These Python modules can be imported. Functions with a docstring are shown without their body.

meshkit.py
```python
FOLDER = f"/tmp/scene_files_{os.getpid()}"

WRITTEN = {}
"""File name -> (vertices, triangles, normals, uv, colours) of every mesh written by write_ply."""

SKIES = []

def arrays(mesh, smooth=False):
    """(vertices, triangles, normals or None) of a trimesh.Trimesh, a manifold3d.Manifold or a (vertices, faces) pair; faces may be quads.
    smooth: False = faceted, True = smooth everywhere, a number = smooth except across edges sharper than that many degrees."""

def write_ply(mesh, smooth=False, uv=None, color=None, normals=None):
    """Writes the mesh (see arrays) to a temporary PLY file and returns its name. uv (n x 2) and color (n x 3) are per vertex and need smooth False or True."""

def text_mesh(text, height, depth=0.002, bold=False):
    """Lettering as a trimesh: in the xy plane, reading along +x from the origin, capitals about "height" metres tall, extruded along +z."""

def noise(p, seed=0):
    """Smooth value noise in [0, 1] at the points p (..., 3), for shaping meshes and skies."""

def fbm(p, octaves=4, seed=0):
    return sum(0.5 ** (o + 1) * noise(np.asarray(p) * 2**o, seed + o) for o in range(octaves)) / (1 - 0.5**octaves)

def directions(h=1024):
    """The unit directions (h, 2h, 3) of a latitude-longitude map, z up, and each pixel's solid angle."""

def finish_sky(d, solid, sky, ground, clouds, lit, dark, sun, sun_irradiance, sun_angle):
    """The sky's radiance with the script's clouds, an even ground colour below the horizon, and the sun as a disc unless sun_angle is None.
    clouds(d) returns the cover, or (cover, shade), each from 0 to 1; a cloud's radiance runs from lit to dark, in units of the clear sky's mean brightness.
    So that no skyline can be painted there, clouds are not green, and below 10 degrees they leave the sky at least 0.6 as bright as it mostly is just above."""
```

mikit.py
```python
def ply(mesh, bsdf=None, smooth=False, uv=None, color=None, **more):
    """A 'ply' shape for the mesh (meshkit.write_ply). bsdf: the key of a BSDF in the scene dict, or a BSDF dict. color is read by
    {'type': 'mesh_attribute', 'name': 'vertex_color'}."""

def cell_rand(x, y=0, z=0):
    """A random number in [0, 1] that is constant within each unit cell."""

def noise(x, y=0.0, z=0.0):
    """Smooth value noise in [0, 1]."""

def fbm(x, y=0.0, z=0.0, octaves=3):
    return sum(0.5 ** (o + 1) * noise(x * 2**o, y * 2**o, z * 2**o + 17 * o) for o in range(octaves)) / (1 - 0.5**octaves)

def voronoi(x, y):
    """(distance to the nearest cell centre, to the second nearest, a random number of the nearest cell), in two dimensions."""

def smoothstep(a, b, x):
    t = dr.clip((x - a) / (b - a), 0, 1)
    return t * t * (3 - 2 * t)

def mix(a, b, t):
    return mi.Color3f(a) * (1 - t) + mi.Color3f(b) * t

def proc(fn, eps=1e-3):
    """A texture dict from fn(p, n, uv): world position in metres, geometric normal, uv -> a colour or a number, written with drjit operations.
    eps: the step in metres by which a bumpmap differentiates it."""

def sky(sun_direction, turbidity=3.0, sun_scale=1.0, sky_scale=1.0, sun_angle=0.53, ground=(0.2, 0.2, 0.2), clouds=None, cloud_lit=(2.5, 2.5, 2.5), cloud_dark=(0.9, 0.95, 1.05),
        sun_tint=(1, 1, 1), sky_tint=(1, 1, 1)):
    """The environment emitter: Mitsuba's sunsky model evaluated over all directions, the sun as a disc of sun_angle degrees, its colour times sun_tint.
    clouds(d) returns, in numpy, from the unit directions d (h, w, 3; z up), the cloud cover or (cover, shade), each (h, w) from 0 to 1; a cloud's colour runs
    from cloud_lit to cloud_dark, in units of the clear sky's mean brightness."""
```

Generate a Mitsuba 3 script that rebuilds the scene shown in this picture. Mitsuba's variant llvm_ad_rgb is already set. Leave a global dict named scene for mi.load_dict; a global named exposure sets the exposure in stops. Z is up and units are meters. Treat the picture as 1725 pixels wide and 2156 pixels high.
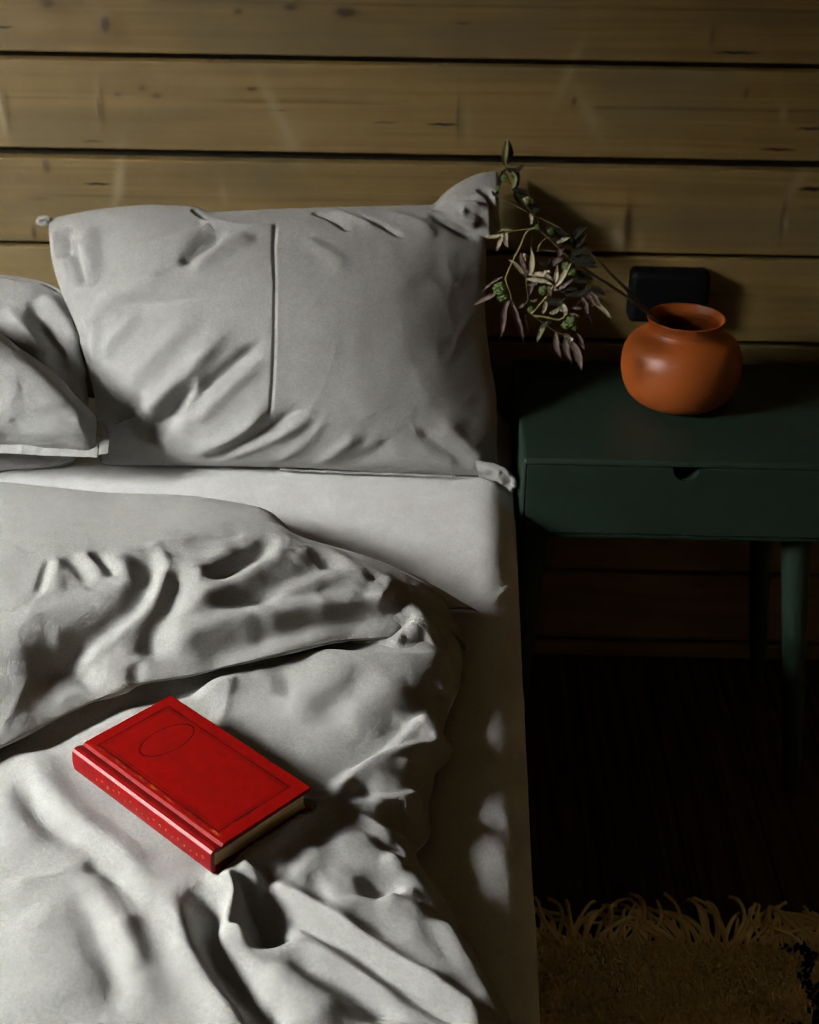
import math, random
import numpy as np
import trimesh
import drjit as dr
import mitsuba as mi
import mikit, meshkit
from mikit import proc, fbm, noise, smoothstep, mix
from scipy.spatial import cKDTree

random.seed(7)
rng = np.random.default_rng(7)
T = mi.ScalarTransform4f

# ------------------------------------------------------------------ camera, sky, exposure
W, H, F = 1725.0, 2156.0, 2994.0
CAM = np.array([0.0, -2.151, 1.489])
PITCH, YAW, ROLL = math.radians(29.06), math.radians(1.1), 0.0124
f0 = np.array([-math.sin(YAW), math.cos(YAW), 0.0])
FWD = f0 * math.cos(PITCH) + np.array([0, 0, -math.sin(PITCH)])
r0 = np.array([math.cos(YAW), math.sin(YAW), 0.0])
d0 = np.cross(FWD, r0)
if d0[2] > 0:
    d0 = -d0
RIGHT = r0 * math.cos(ROLL) - d0 * math.sin(ROLL)
DOWN = r0 * math.sin(ROLL) + d0 * math.cos(ROLL)

scene, labels = {"type": "scene"}, {}
scene["camera"] = {
    "type": "thinlens", "fov": 2 * math.degrees(math.atan(W / 2 / F)), "fov_axis": "x",
    "aperture_radius": 0.0032, "focus_distance": 1.50, "near_clip": 0.02, "far_clip": 60.0,
    "to_world": T().look_at(origin=CAM.tolist(), target=(CAM + FWD).tolist(), up=(-DOWN).tolist()),
}
exposure = 9.36
scene["sky"] = mikit.sky((0.5, 0.6, 0.6), turbidity=6, sun_scale=0.0, clouds=lambda d: (np.ones(d.shape[:2]), 1 - np.clip(d[..., 2], 0, 1)), cloud_lit=(3.0, 3.02, 3.0), cloud_dark=(1.0, 1.0, 1.0), ground=(0.12, 0.12, 0.1))


# ------------------------------------------------------------------ helpers
def ray(px, py):
    v = FWD + RIGHT * ((px - W / 2) / F) + DOWN * ((py - H / 2) / F)
    return v / np.linalg.norm(v)


def at_z(px, py, z):
    v = ray(px, py)
    return CAM + v * ((z - CAM[2]) / v[2])


def at_y(px, py, y):
    v = ray(px, py)
    return CAM + v * ((y - CAM[1]) / v[1])


def project(P):
    q = np.asarray(P, float) - CAM
    z = q @ FWD
    return np.stack([W / 2 + F * (q @ RIGHT) / z, H / 2 + F * (q @ DOWN) / z, z], -1)


def rgb(*c):
    return {"type": "rgb", "value": list(map(float, c))}


def add(key, mesh, bsdf, smooth=30, label=None, cat=None, group=None, kind=None, **more):
    base, k = key, 0
    while key in scene:
        k += 1
        key = f"{base}_{k:03d}"
    scene[key] = mikit.ply(mesh, bsdf, smooth=smooth, **more) if not isinstance(mesh, dict) else dict(mesh)
    tag(key, label, cat, group, kind)
    return key


def tag(key, label=None, cat=None, group=None, kind=None):
    d = {k: v for k, v in (("label", label), ("category", cat), ("group", group), ("kind", kind)) if v}
    if d:
        labels[key] = d


def box(x0, x1, y0, y1, z0, z1):
    m = trimesh.creation.box((x1 - x0, y1 - y0, z1 - z0))
    m.apply_translation(((x0 + x1) / 2, (y0 + y1) / 2, (z0 + z1) / 2))
    return m


def rbox(x0, x1, y0, y1, z0, z1, r=0.006, seg=16):
    import manifold3d as m3
    s = m3.Manifold.sphere(r, seg)
    pts = [s.translate((x, y, z)) for x in (x0 + r, x1 - r) for y in (y0 + r, y1 - r) for z in (z0 + r, z1 - r)]
    return m3.Manifold.batch_hull(pts)


def tm(man):
    m = man.to_mesh()
    return trimesh.Trimesh(m.vert_properties[:, :3], m.tri_verts, process=False)


def grid_faces(n, m):
    i, j = np.meshgrid(np.arange(n - 1), np.arange(m - 1), indexing="ij")
    a = i * m + j
    return np.stack([a, a + m, a + m + 1, a + 1], -1).reshape(-1, 4)


def grid_normals(G):
    du, dv = np.gradient(G, axis=0), np.gradient(G, axis=1)
    n = np.cross(du, dv)
    return n / (np.linalg.norm(n, axis=-1, keepdims=True) + 1e-12)


def catmull(P, n):
    """n points along a smooth curve through P, evenly spaced in the index."""
    P = np.asarray(P, float)
    from scipy.interpolate import PchipInterpolator
    t = np.arange(len(P))
    return PchipInterpolator(t, P, axis=0)(np.linspace(0, len(P) - 1, n))


def arc(P, step=0.002):
    P = np.asarray(P, float)
    if len(P) > 2:
        P = catmull(P, len(P) * 12)
    s = np.concatenate([[0], np.cumsum(np.linalg.norm(np.diff(P, axis=0), axis=1))])
    n = max(4, int(s[-1] / step))
    t = np.linspace(0, s[-1], n)
    return np.stack([np.interp(t, s, P[:, k]) for k in range(P.shape[1])], -1), t / max(s[-1], 1e-9)


class Cloth:
    """A grid of points; strokes in the picture's frame are first laid onto the base surface, then raise or sink it there."""

    def __init__(self, G, up):
        self.G = G.copy()
        self.N = grid_normals(G)
        if (self.N.reshape(-1, 3).mean(0) @ np.asarray(up, float)) < 0:
            self.N = -self.N
        self.base = G.reshape(-1, 3).copy()
        self.n = self.N.reshape(-1, 3)
        self.d = np.zeros(len(self.base))
        P = project(self.base)
        facing = ((CAM - self.base) * self.n).sum(1) > 0
        self.ids = np.nonzero(facing)[0]
        self.tree2, self.depth = cKDTree(P[self.ids, :2]), P[self.ids, 2]

    def on(self, pts):
        out = []
        for p in pts:
            dd, ii = self.tree2.query(p[:2], k=16)
            ok = dd <= dd[0] + 4
            k = ii[ok][np.argmin(self.depth[ii[ok]])]
            out.append(self.ids[k])
        return np.array(out)

    def stroke(self, pts, amp, w, w2=None, sharp=False, ends=0.25):
        """amp in metres (+ raises, - sinks); w, w2: half widths in metres left and right of the direction of travel."""
        w2 = w2 or w
        idx = self.on(pts)
        P, t = arc(self.base[idx], 0.002)
        Nn = self.n[idx][np.clip((t * (len(idx) - 1)).round().astype(int), 0, len(idx) - 1)]
        tan = np.gradient(P, axis=0)
        tan /= np.linalg.norm(tan, axis=1, keepdims=True) + 1e-12
        side = np.cross(Nn, tan)
        R = 2.6 * max(w, w2)
        dd, k = cKDTree(P).query(self.base, distance_upper_bound=R)
        ok = np.isfinite(dd)
        kk, dist = k[ok], dd[ok]
        s = ((self.base[ok] - P[kk]) * side[kk]).sum(1)
        blend = 1 / (1 + np.exp(-s / (0.25 * min(w, w2))))
        ww = w2 + (w - w2) * blend
        fall = np.exp(-(dist / ww) ** 1.15 * 1.2) if sharp else np.exp(-(dist / ww) ** 2)
        taper = np.clip(np.minimum(t, 1 - t) / max(ends, 1e-3), 0, 1) if ends > 0 else np.ones_like(t)
        taper = taper * taper * (3 - 2 * taper)
        a = np.interp(t, np.linspace(0, 1, len(amp)), amp) if np.ndim(amp) else amp
        self.d[ok] += (a * taper)[kk] * fall if np.ndim(a) else a * taper[kk] * fall

    def pit(self, p, amp, r):
        c = self.base[self.on([p])[0]]
        self.d += amp * np.exp(-((self.base - c) ** 2).sum(1) / r**2)

    def wrinkle(self, amp, scale, seed, stretch=(1, 1, 1), mask=1.0):
        q = self.base / scale * np.asarray(stretch)
        w = meshkit.fbm(q * 0.7, 2, seed + 9)[:, None] - 0.5
        v = meshkit.fbm(q + w * 1.6, 3, seed)
        self.d += amp * (v - 0.5) * 2 * mask

    def crease(self, amp, scale, seed, stretch=(1, 1, 1), mask=1.0):
        """Thin raised creases along the zero lines of a noise."""
        q = self.base / scale * np.asarray(stretch)
        w = meshkit.fbm(q * 0.8, 2, seed + 5)[:, None] - 0.5
        v = np.abs(meshkit.fbm(q + w * 1.5, 2, seed) - 0.5)
        self.d += amp * np.exp(-(v / 0.035)) * meshkit.noise(q * 0.6, seed + 3) * mask

    def points(self):
        return self.base + self.n * self.d[:, None]

    def grid(self):
        return self.points().reshape(self.G.shape)

    def mesh(self):
        n, m = self.G.shape[:2]
        return (self.points(), grid_faces(n, m))


def tube_mesh(P, R, sides=8, cap=True):
    P = np.asarray(P, float)
    R = np.broadcast_to(np.asarray(R, float), (len(P),))
    t = np.gradient(P, axis=0)
    t /= np.linalg.norm(t, axis=1, keepdims=True) + 1e-12
    a = np.cross(t[0], [0, 0, 1.0] if abs(t[0, 2]) < 0.9 else [1.0, 0, 0])
    A = []
    for k in range(len(P)):
        a = a - t[k] * (a @ t[k])
        a /= np.linalg.norm(a) + 1e-12
        A.append(a)
    A = np.array(A)
    B = np.cross(t, A)
    g = np.linspace(0, 2 * np.pi, sides, endpoint=False)
    V = (P[:, None] + R[:, None, None] * (np.cos(g)[None, :, None] * A[:, None] + np.sin(g)[None, :, None] * B[:, None])).reshape(-1, 3)
    fs = []
    for i in range(len(P) - 1):
        for j in range(sides):
            a0, b0 = i * sides + j, i * sides + (j + 1) % sides
            fs += [[a0, b0, b0 + sides], [a0, b0 + sides, a0 + sides]]
    if cap:
        V = np.vstack([V, P[0], P[-1]])
        c0, c1 = len(V) - 2, len(V) - 1
        e = (len(P) - 1) * sides
        for j in range(sides):
            fs += [[c0, (j + 1) % sides, j], [c1, e + j, e + (j + 1) % sides]]
    return trimesh.Trimesh(V, np.array(fs), process=False)


def lathe(profile, n=64):
    return trimesh.creation.revolve(np.asarray(profile, float), sections=n)


# ------------------------------------------------------------------ materials
def two(b):
    return {"type": "twosided", "bsdf": b}


def material(key, color, rough=0.7, spec=0.5, bump=None, scale=1.0, **more):
    b = {"type": "principled", "base_color": color, "roughness": rough, "specular": spec, **more}
    if bump is not None:
        b = {"type": "bumpmap", "arbitrary": bump, "scale": scale, "bsdf": b}
    scene[key] = two(b)


def weave(p, n, uv):
    return (fbm(p.x * 900, p.y * 900, p.z * 900, octaves=2) - 0.5) * 0.0007 + (fbm(p.x * 160, p.y * 160, p.z * 160, octaves=2) - 0.5) * 0.0006


def cloth_tint(c):
    def fn(p, n, uv):
        v = fbm(p.x * 60, p.y * 60, p.z * 60, octaves=3)
        g = fbm(p.x * 650, p.y * 650, p.z * 650, octaves=2)
        return mi.Color3f(*c) * (0.76 + 0.12 * v + 0.36 * g)
    return proc(fn)


material("mat_linen", cloth_tint((0.240, 0.241, 0.224)), 0.95, 0.15, bump=proc(weave, 5e-4), sheen=0.25)
material("mat_pillow", cloth_tint((0.226, 0.226, 0.213)), 0.95, 0.15, bump=proc(weave, 5e-4), sheen=0.25)
material("mat_sheet", cloth_tint((0.40, 0.40, 0.382)), 0.9, 0.2, bump=proc(weave, 5e-4), sheen=0.15)

PLANK = 0.145
Z_JOINT0 = float(CAM[2]) - 3.016 * PLANK          # the uppermost joint in view
# marks in the boards: (px, py, length, height, darkness) laid onto the wall plane
MARKS = [(205, 387, .020, .0013, .9), (585, 232, .012, .0011, .6), (935, 262, .024, .0014, .9), (810, 258, .018, .0012, .45), (1640, 315, .026, .0014, .7), (1710, 398, .022, .0022, .95),
         (1713, 271, .024, .0016, .7), (1552, 111, .030, .0015, .9), (195, 297, .016, .0012, .5), (8, 57, .014, .0012, .8), (975, 49, .010, .0012, .5), (100, 8, .010, .006, .5),
         (222, 50, .007, .012, .9), (728, 26, .016, .007, .75), (612, 14, .010, .005, .6), (502, 24, .006, .004, .5), (8, 228, .002, .02, .7), (208, 228, .0022, .018, .7),
         (965, 245, .0025, .028, .5), (98, 350, .006, .010, .5), (1322, 480, .006, .034, .85), (1650, 455, .004, .03, .5), (72, 490, .004, .012, .6), (530, 187, .008, .003, .5),
         (300, 186, .006, .004, .35), (248, 199, .005, .003, .4), (330, 202, .007, .004, .4), (1210, 212, .004, .006, .5), (1572, 195, .004, .008, .3), (80, 418, .016, .003, .3), (250, 425, .006, .014, .35), (1500, 75, .004, .014, .3)]
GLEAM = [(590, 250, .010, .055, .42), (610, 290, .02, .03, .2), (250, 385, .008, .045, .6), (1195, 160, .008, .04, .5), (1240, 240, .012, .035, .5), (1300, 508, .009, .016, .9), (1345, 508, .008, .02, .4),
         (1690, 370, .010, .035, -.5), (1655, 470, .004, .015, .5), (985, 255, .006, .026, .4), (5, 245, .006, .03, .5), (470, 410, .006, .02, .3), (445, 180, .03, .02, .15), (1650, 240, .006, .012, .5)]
for L in (MARKS, GLEAM):
    for k, (a, b, *rest) in enumerate(L):
        q = at_y(a, b, 0.0)
        L[k] = (float(q[0]), float(q[2]), *rest)
DIAG = {0: 0.45, 2: -0.18, 3: -0.35, 4: 0.5, 7: -0.5}


def pine(p, n, uv):
    x, z = p.x, p.z
    row = dr.floor((Z_JOINT0 - z) / PLANK + 20)
    fr = (Z_JOINT0 - z) / PLANK + 20 - row
    s = mikit.cell_rand(row, 3, 1) * 40
    warp = fbm(x * 2.2 + s, z * 9, s, octaves=3)
    g = fbm(x * 3.5 + s, (z + 0.02 * warp) * 190, s, octaves=3)
    big = fbm(x * 5 + s * 2, z * 16, 3, octaves=3)
    streak = fbm(x * 1.4 + s, z * 60 + warp * 3, s + 5, octaves=2)
    col = mix((0.30, 0.212, 0.095), (0.255, 0.175, 0.074), smoothstep(0.3, 0.7, g))
    col = mix(col, mi.Color3f(0.20, 0.165, 0.092), smoothstep(0.42, 0.7, big) * 0.55)
    col = col * (0.88 + 0.24 * streak) * (0.9 + 0.2 * mikit.cell_rand(row, 8, 2))
    # glue line of the two halves of each board
    mid = 0.42 + 0.03 * mikit.cell_rand(row, 4, 2) + 0.012 * (noise(x * 9 + s) - 0.5)
    col = col * (1 - 0.30 * dr.exp(-dr.square((fr - mid) / 0.018)) * smoothstep(0.25, 0.6, noise(x * 4 + s)))
    col = col * (1 - 0.06 * smoothstep(mid - 0.02, mid + 0.02, fr) * (noise(x * 2 + s) * 2 - 0.6))
    for (cx, cz, L, h, k) in MARKS:
        dx, dz = (x - cx) / L, (z - cz + 0.0004 * dr.sin(x * 300)) / h
        r = dr.square(dx) + dr.square(dz * (0.65 if h < .0025 else 1.0))
        col = mix(col, mi.Color3f(0.012, 0.008, 0.004), min(1.0, k * 1.2) * dr.exp(-r * r))
        if h > 0.0025:
            col = mix(col, mi.Color3f(0.13, 0.07, 0.025), 0.5 * k * dr.exp(-r * 0.35))
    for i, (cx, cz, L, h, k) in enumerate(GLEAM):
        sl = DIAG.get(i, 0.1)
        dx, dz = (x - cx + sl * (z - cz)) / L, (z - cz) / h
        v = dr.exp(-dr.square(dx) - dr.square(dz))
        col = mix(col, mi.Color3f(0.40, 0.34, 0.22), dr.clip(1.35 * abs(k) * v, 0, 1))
    return col * mi.Color3f(0.51, 0.488, 0.395)


def pine_bump(p, n, uv):
    row = dr.floor((Z_JOINT0 - p.z) / PLANK + 20)
    s = mikit.cell_rand(row, 3, 1) * 40
    h = (fbm(p.x * 6 + s, p.z * 260, s, octaves=2) - 0.5) * 0.0005
    for (cx, cz, L, hh, k) in MARKS:
        if L < 0.004 or hh > 0.003:
            h = h + 0.0030 * k * dr.exp(-dr.square((p.x - cx - L) / (2.2 * L)) - dr.square((p.z - cz) / (1.4 * hh)))
    return h


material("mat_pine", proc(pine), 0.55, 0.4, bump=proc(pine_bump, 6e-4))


def floor_col(p, n, uv):
    r = dr.floor(p.x / 0.13 + 40)
    s = mikit.cell_rand(r, 1, 7) * 30
    g = fbm(p.x * 150, p.y * 4 + s, s, octaves=3)
    return mix((0.055, 0.035, 0.018), (0.028, 0.018, 0.010), smoothstep(0.3, 0.7, g))


material("mat_floor", proc(floor_col), 0.5, 0.4)
material("mat_dark_wall", rgb(0.10, 0.075, 0.04), 0.8, 0.3)
material("mat_light_wood", proc(lambda p, n, uv: mi.Color3f(0.36, 0.27, 0.145) * (0.85 + 0.3 * fbm(p.x * 3, p.y * 3, p.z * 40))), 0.8, 0.2)
material("mat_joint", rgb(0.02, 0.017, 0.011), 0.9, 0.1)
material("mat_window_frame", rgb(0.12, 0.09, 0.05), 0.6, 0.4)


def green_col(p, n, uv):
    v = fbm(p.x * 35, p.y * 35, p.z * 35, octaves=3)
    return mi.Color3f(0.0066, 0.0166, 0.0100) * (0.88 + 0.24 * v)


def paint_bump(p, n, uv):
    return (fbm(p.x * 320, p.y * 320, p.z * 320, octaves=2) - 0.5) * 0.00025


material("mat_green", proc(green_col), 0.55, 0.35, bump=proc(paint_bump, 6e-4))
material("mat_black", rgb(0.0012, 0.0018, 0.0022), 0.6, 0.12)
scene["mat_vase"] = two({"type": "principled", "base_color": proc(lambda p, n, uv: mi.Color3f(0.235, 0.056, 0.0095) * (0.93 + 0.14 * fbm(p.x * 40, p.y * 40, p.z * 40))), "roughness": 0.42, "specular": 0.45})
material("mat_water", rgb(0.02, 0.012, 0.006), 0.1, 0.5)

# ------------------------------------------------------------------ the room
XL, XR, YB, ZC = -1.95, 1.75, -4.2, 2.5
# headboard wall of horizontal boards, each its own piece
top_row = Z_JOINT0 + 8 * PLANK
add("wall_back", box(XL, XR, 0.022, 0.08, -0.06, ZC), "mat_joint", smooth=False, kind="structure")
GAP = 0.0075


def plank_mesh(z0, z1):
    # profile in (y, z): front at y=0, small eased edges, tapered top edge
    pr = [(0.024, z0), (0.004, z0), (0.001, z0 + 0.0015), (0.0, z0 + 0.004), (0.0, z1 - 0.004), (0.001, z1 - 0.0015), (0.004, z1), (0.024, z1)]
    pr = np.array(pr)
    k = len(pr)
    V = np.vstack([np.column_stack([np.full(k, XL), pr]), np.column_stack([np.full(k, XR), pr])])
    Fs = [[i, (i + 1) % k, k + (i + 1) % k] for i in range(k)] + [[i, k + (i + 1) % k, k + i] for i in range(k)]
    Fs += [[0, i + 1, i] for i in range(1, k - 1)] + [[k, k + i, k + i + 1] for i in range(1, k - 1)]
    m = trimesh.Trimesh(V, np.array(Fs), process=False)
    m.fix_normals()
    return m


JW = {7: .010, 8: .0145, 9: .0075, 10: .008}
row_i, zt = 0, top_row
while zt > 0.01:
    z1, z0 = min(zt - JW.get(row_i - 1, GAP) / 2, ZC), max(zt - PLANK + JW.get(row_i, GAP) / 2, 0.0)
    row_i += 1
    if z1 - z0 > 0.02:
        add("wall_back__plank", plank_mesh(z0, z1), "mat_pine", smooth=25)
    zt -= PLANK
# floor boards along y
add("floor", box(XL - 0.2, XR + 0.1, YB - 0.1, 0.022, -0.10, -0.022), "mat_joint", smooth=False, kind="structure")
x = XL
while x < XR - 0.01:
    add("floor__board", tm(rbox(x + 0.001, min(x + 0.129, XR), YB, 0.0, -0.022, 0.0, 0.002, 8)), "mat_floor", smooth=25)
    x += 0.13
# left wall with the window that lights the room
WY0, WY1, WZ0, WZ1 = -1.85, -1.05, 1.20, 2.05
wl = [box(XL - 0.2, XL, YB, WY0, -0.05, ZC), box(XL - 0.2, XL, WY1, 0.08, -0.05, ZC), box(XL - 0.2, XL, WY0, WY1, -0.05, WZ0), box(XL - 0.2, XL, WY0, WY1, WZ1, ZC)]
add("wall_left", trimesh.util.concatenate(wl), "mat_dark_wall", smooth=False, kind="structure")
fw = 0.04
fr = [box(XL - 0.12, XL - 0.06, WY0, WY0 + fw, WZ0, WZ1), box(XL - 0.12, XL - 0.06, WY1 - fw, WY1, WZ0, WZ1), box(XL - 0.12, XL - 0.06, WY0 + fw, WY1 - fw, WZ0, WZ0 + fw), box(XL - 0.12, XL - 0.06, WY0 + fw, WY1 - fw, WZ1 - fw, WZ1)]
add("window_1", trimesh.util.concatenate(fr), "mat_window_frame", smooth=False, kind="structure")
add("wall_right", box(XR, XR + 0.1, YB, 0.08, -0.05, ZC), "mat_light_wood", smooth=False, kind="structure")
add("wall_front", box(XL - 0.2, XR + 0.1, YB - 0.1, YB, -0.05, ZC), "mat_light_wood", smooth=False, kind="structure")
add("ceiling", box(XL - 0.2, XR + 0.1, YB - 0.1, 0.08, ZC, ZC + 0.1), "mat_dark_wall", smooth=False, kind="structure")

# a stone wall across the yard, which the window looks onto
add("wall_yard", box(-6.4, -6.0, -9.0, 4.0, -0.6, 3.25), "mat_dark_wall", smooth=False, kind="structure")
add("ground", box(-9.0, XL - 0.2, -9.0, 4.0, -0.7, -0.6), "mat_dark_wall", smooth=False, kind="structure")

# ------------------------------------------------------------------ bed: mattress with fitted sheet, base
ZM = 0.53
e_far, e_near = at_z(1086, 1060, ZM - 0.03), at_z(1143, 2156, ZM - 0.03)
slope = (e_near[0] - e_far[0]) / (e_near[1] - e_far[1])


def bed_edge(y):
    return e_far[0] + slope * (y - e_far[1])


def mattress():
    """Cross-sections over the width, rounded at the shoulders, swept along the length."""
    ys = np.linspace(-2.12, -0.03, 260)
    R = 0.055
    ang = np.linspace(0, np.pi / 2, 16)
    rows = []
    for y in ys:
        xr, xl = bed_edge(y), -1.48
        end = min(y + 2.12, -0.03 - y)
        drop = 0.05 * (1 - math.sqrt(max(0, 1 - max(0, 1 - end / 0.05) ** 2)))
        sec = [(xl, 0.20)] + [(xl + R - R * math.cos(a), ZM - R + R * math.sin(a)) for a in ang]
        sec += [(t, ZM) for t in np.linspace(xl + R, xr - R, 150)[1:-1]]
        sec += [(xr - R + R * math.sin(a), ZM - R + R * math.cos(a)) for a in ang] + [(xr - 0.001, 0.42), (xr - 0.002, 0.34), (xr - 0.003, 0.26), (xr - 0.004, 0.20)]
        rows.append([(sx, y, sz - drop if sz > 0.4 else sz) for sx, sz in sec])
    return np.array(rows)


mc = Cloth(mattress(), (0, 0, 1))
b = mc.base
shoulder = np.exp(-((b[:, 0] - bed_edge(b[:, 1]) + 0.05) / 0.05) ** 2)
mc.wrinkle(0.0022, 0.10, 3, (1, 1, 1), 0.3 + shoulder)
mc.wrinkle(0.0010, 0.03, 8, (2.0, 0.8, 1), shoulder)
for a, am in (([(1030, 1270), (1060, 1255), (1085, 1235)], .0030), ([(985, 1275), (1015, 1300)], .0022), ([(1040, 1290), (1075, 1310)], .0022), ([(1068, 1265), (1078, 1310)], .0025), ([(895, 1215), (925, 1250)], .0015),
              ([(1060, 1700), (1082, 1760)], .0030), ([(1050, 1800), (1080, 1830)], .0025)):
    mc.stroke(a, am, .006, .004)
mesh = mc.mesh()
add("mattress__fitted_sheet", mesh, "mat_sheet", smooth=True)
tag("mattress", "bed mattress in a taut white fitted sheet beside the dark green bedside table", "mattress")
add("mattress__underside", box(-1.47, bed_edge(-1) - 0.02, -2.10, -0.04, 0.20, 0.24), "mat_sheet", smooth=False)
bx = bed_edge(-1) - 0.03
base_m = [box(-1.46, bx, -2.10, -0.04, 0.10, 0.20)]
tag("bed_base", "dark low bed base in shadow under the white mattress", "bed base")
add("bed_base__frame", tm(rbox(-1.46, bx, -2.10, -0.04, 0.10, 0.20, 0.006)), "mat_floor")
for px_, py_ in ((-1.40, -2.0), (bx - 0.08, -2.0), (-1.40, -0.12), (bx - 0.08, -0.12)):
    add("bed_base__leg", tm(rbox(px_ - 0.03, px_ + 0.03, py_ - 0.03, py_ + 0.03, 0.0, 0.10, 0.004)), "mat_floor")


# ------------------------------------------------------------------ pillows
def coons(top, bottom, left, right, n, m):
    """Points in the plane between four curves, each a list of 2D points; top and bottom run left to right, left and right run bottom to top."""
    def rs(c, k):
        c, t = arc(np.asarray(c, float), 0.003)
        return np.stack([np.interp(np.linspace(0, 1, k), t, c[:, i]) for i in range(2)], -1)
    tp, bt, lf, rt = rs(top, m), rs(bottom, m), rs(left, n), rs(right, n)
    u, v = np.linspace(0, 1, m)[None, :, None], np.linspace(0, 1, n)[:, None, None]
    P = (1 - v) * bt[None] + v * tp[None] + (1 - u) * lf[:, None] + u * rt[:, None]
    P -= (1 - u) * (1 - v) * bt[0] + u * (1 - v) * bt[-1] + (1 - u) * v * tp[0] + u * v * tp[-1]
    return P


def pillow(origin, ex, ey, top, bottom, left, right, thick, n=220, m=300, power=0.42, back=0.75, curve=None, low=1.0):
    ez = np.cross(ex, ey)
    P = coons(top, bottom, left, right, n, m)
    u, v = np.linspace(-1, 1, m)[None, :], np.linspace(-1, 1, n)[:, None]
    h = (1 - u**2 + 1e-9) ** power * (1 - v**2 + 1e-9) ** (power * np.where(v < 0, low, 1.0))
    flat = origin + P[..., :1] * ex + P[..., 1:] * ey
    if curve is not None:
        flat = flat + curve(u, v)[..., None] * ez
    front = flat + (h * thick)[..., None] * ez
    rear = flat - (h * thick * back)[..., None] * ez
    return front, rear, ez


def onto(px, py, origin, ex, ey):
    ez = np.cross(ex, ey)
    v = ray(px, py)
    q = CAM + v * (((origin - CAM) @ ez) / (v @ ez))
    return np.array([(q - origin) @ ex, (q - origin) @ ey])


def unit(v):
    v = np.asarray(v, float)
    return v / np.linalg.norm(v)


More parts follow.
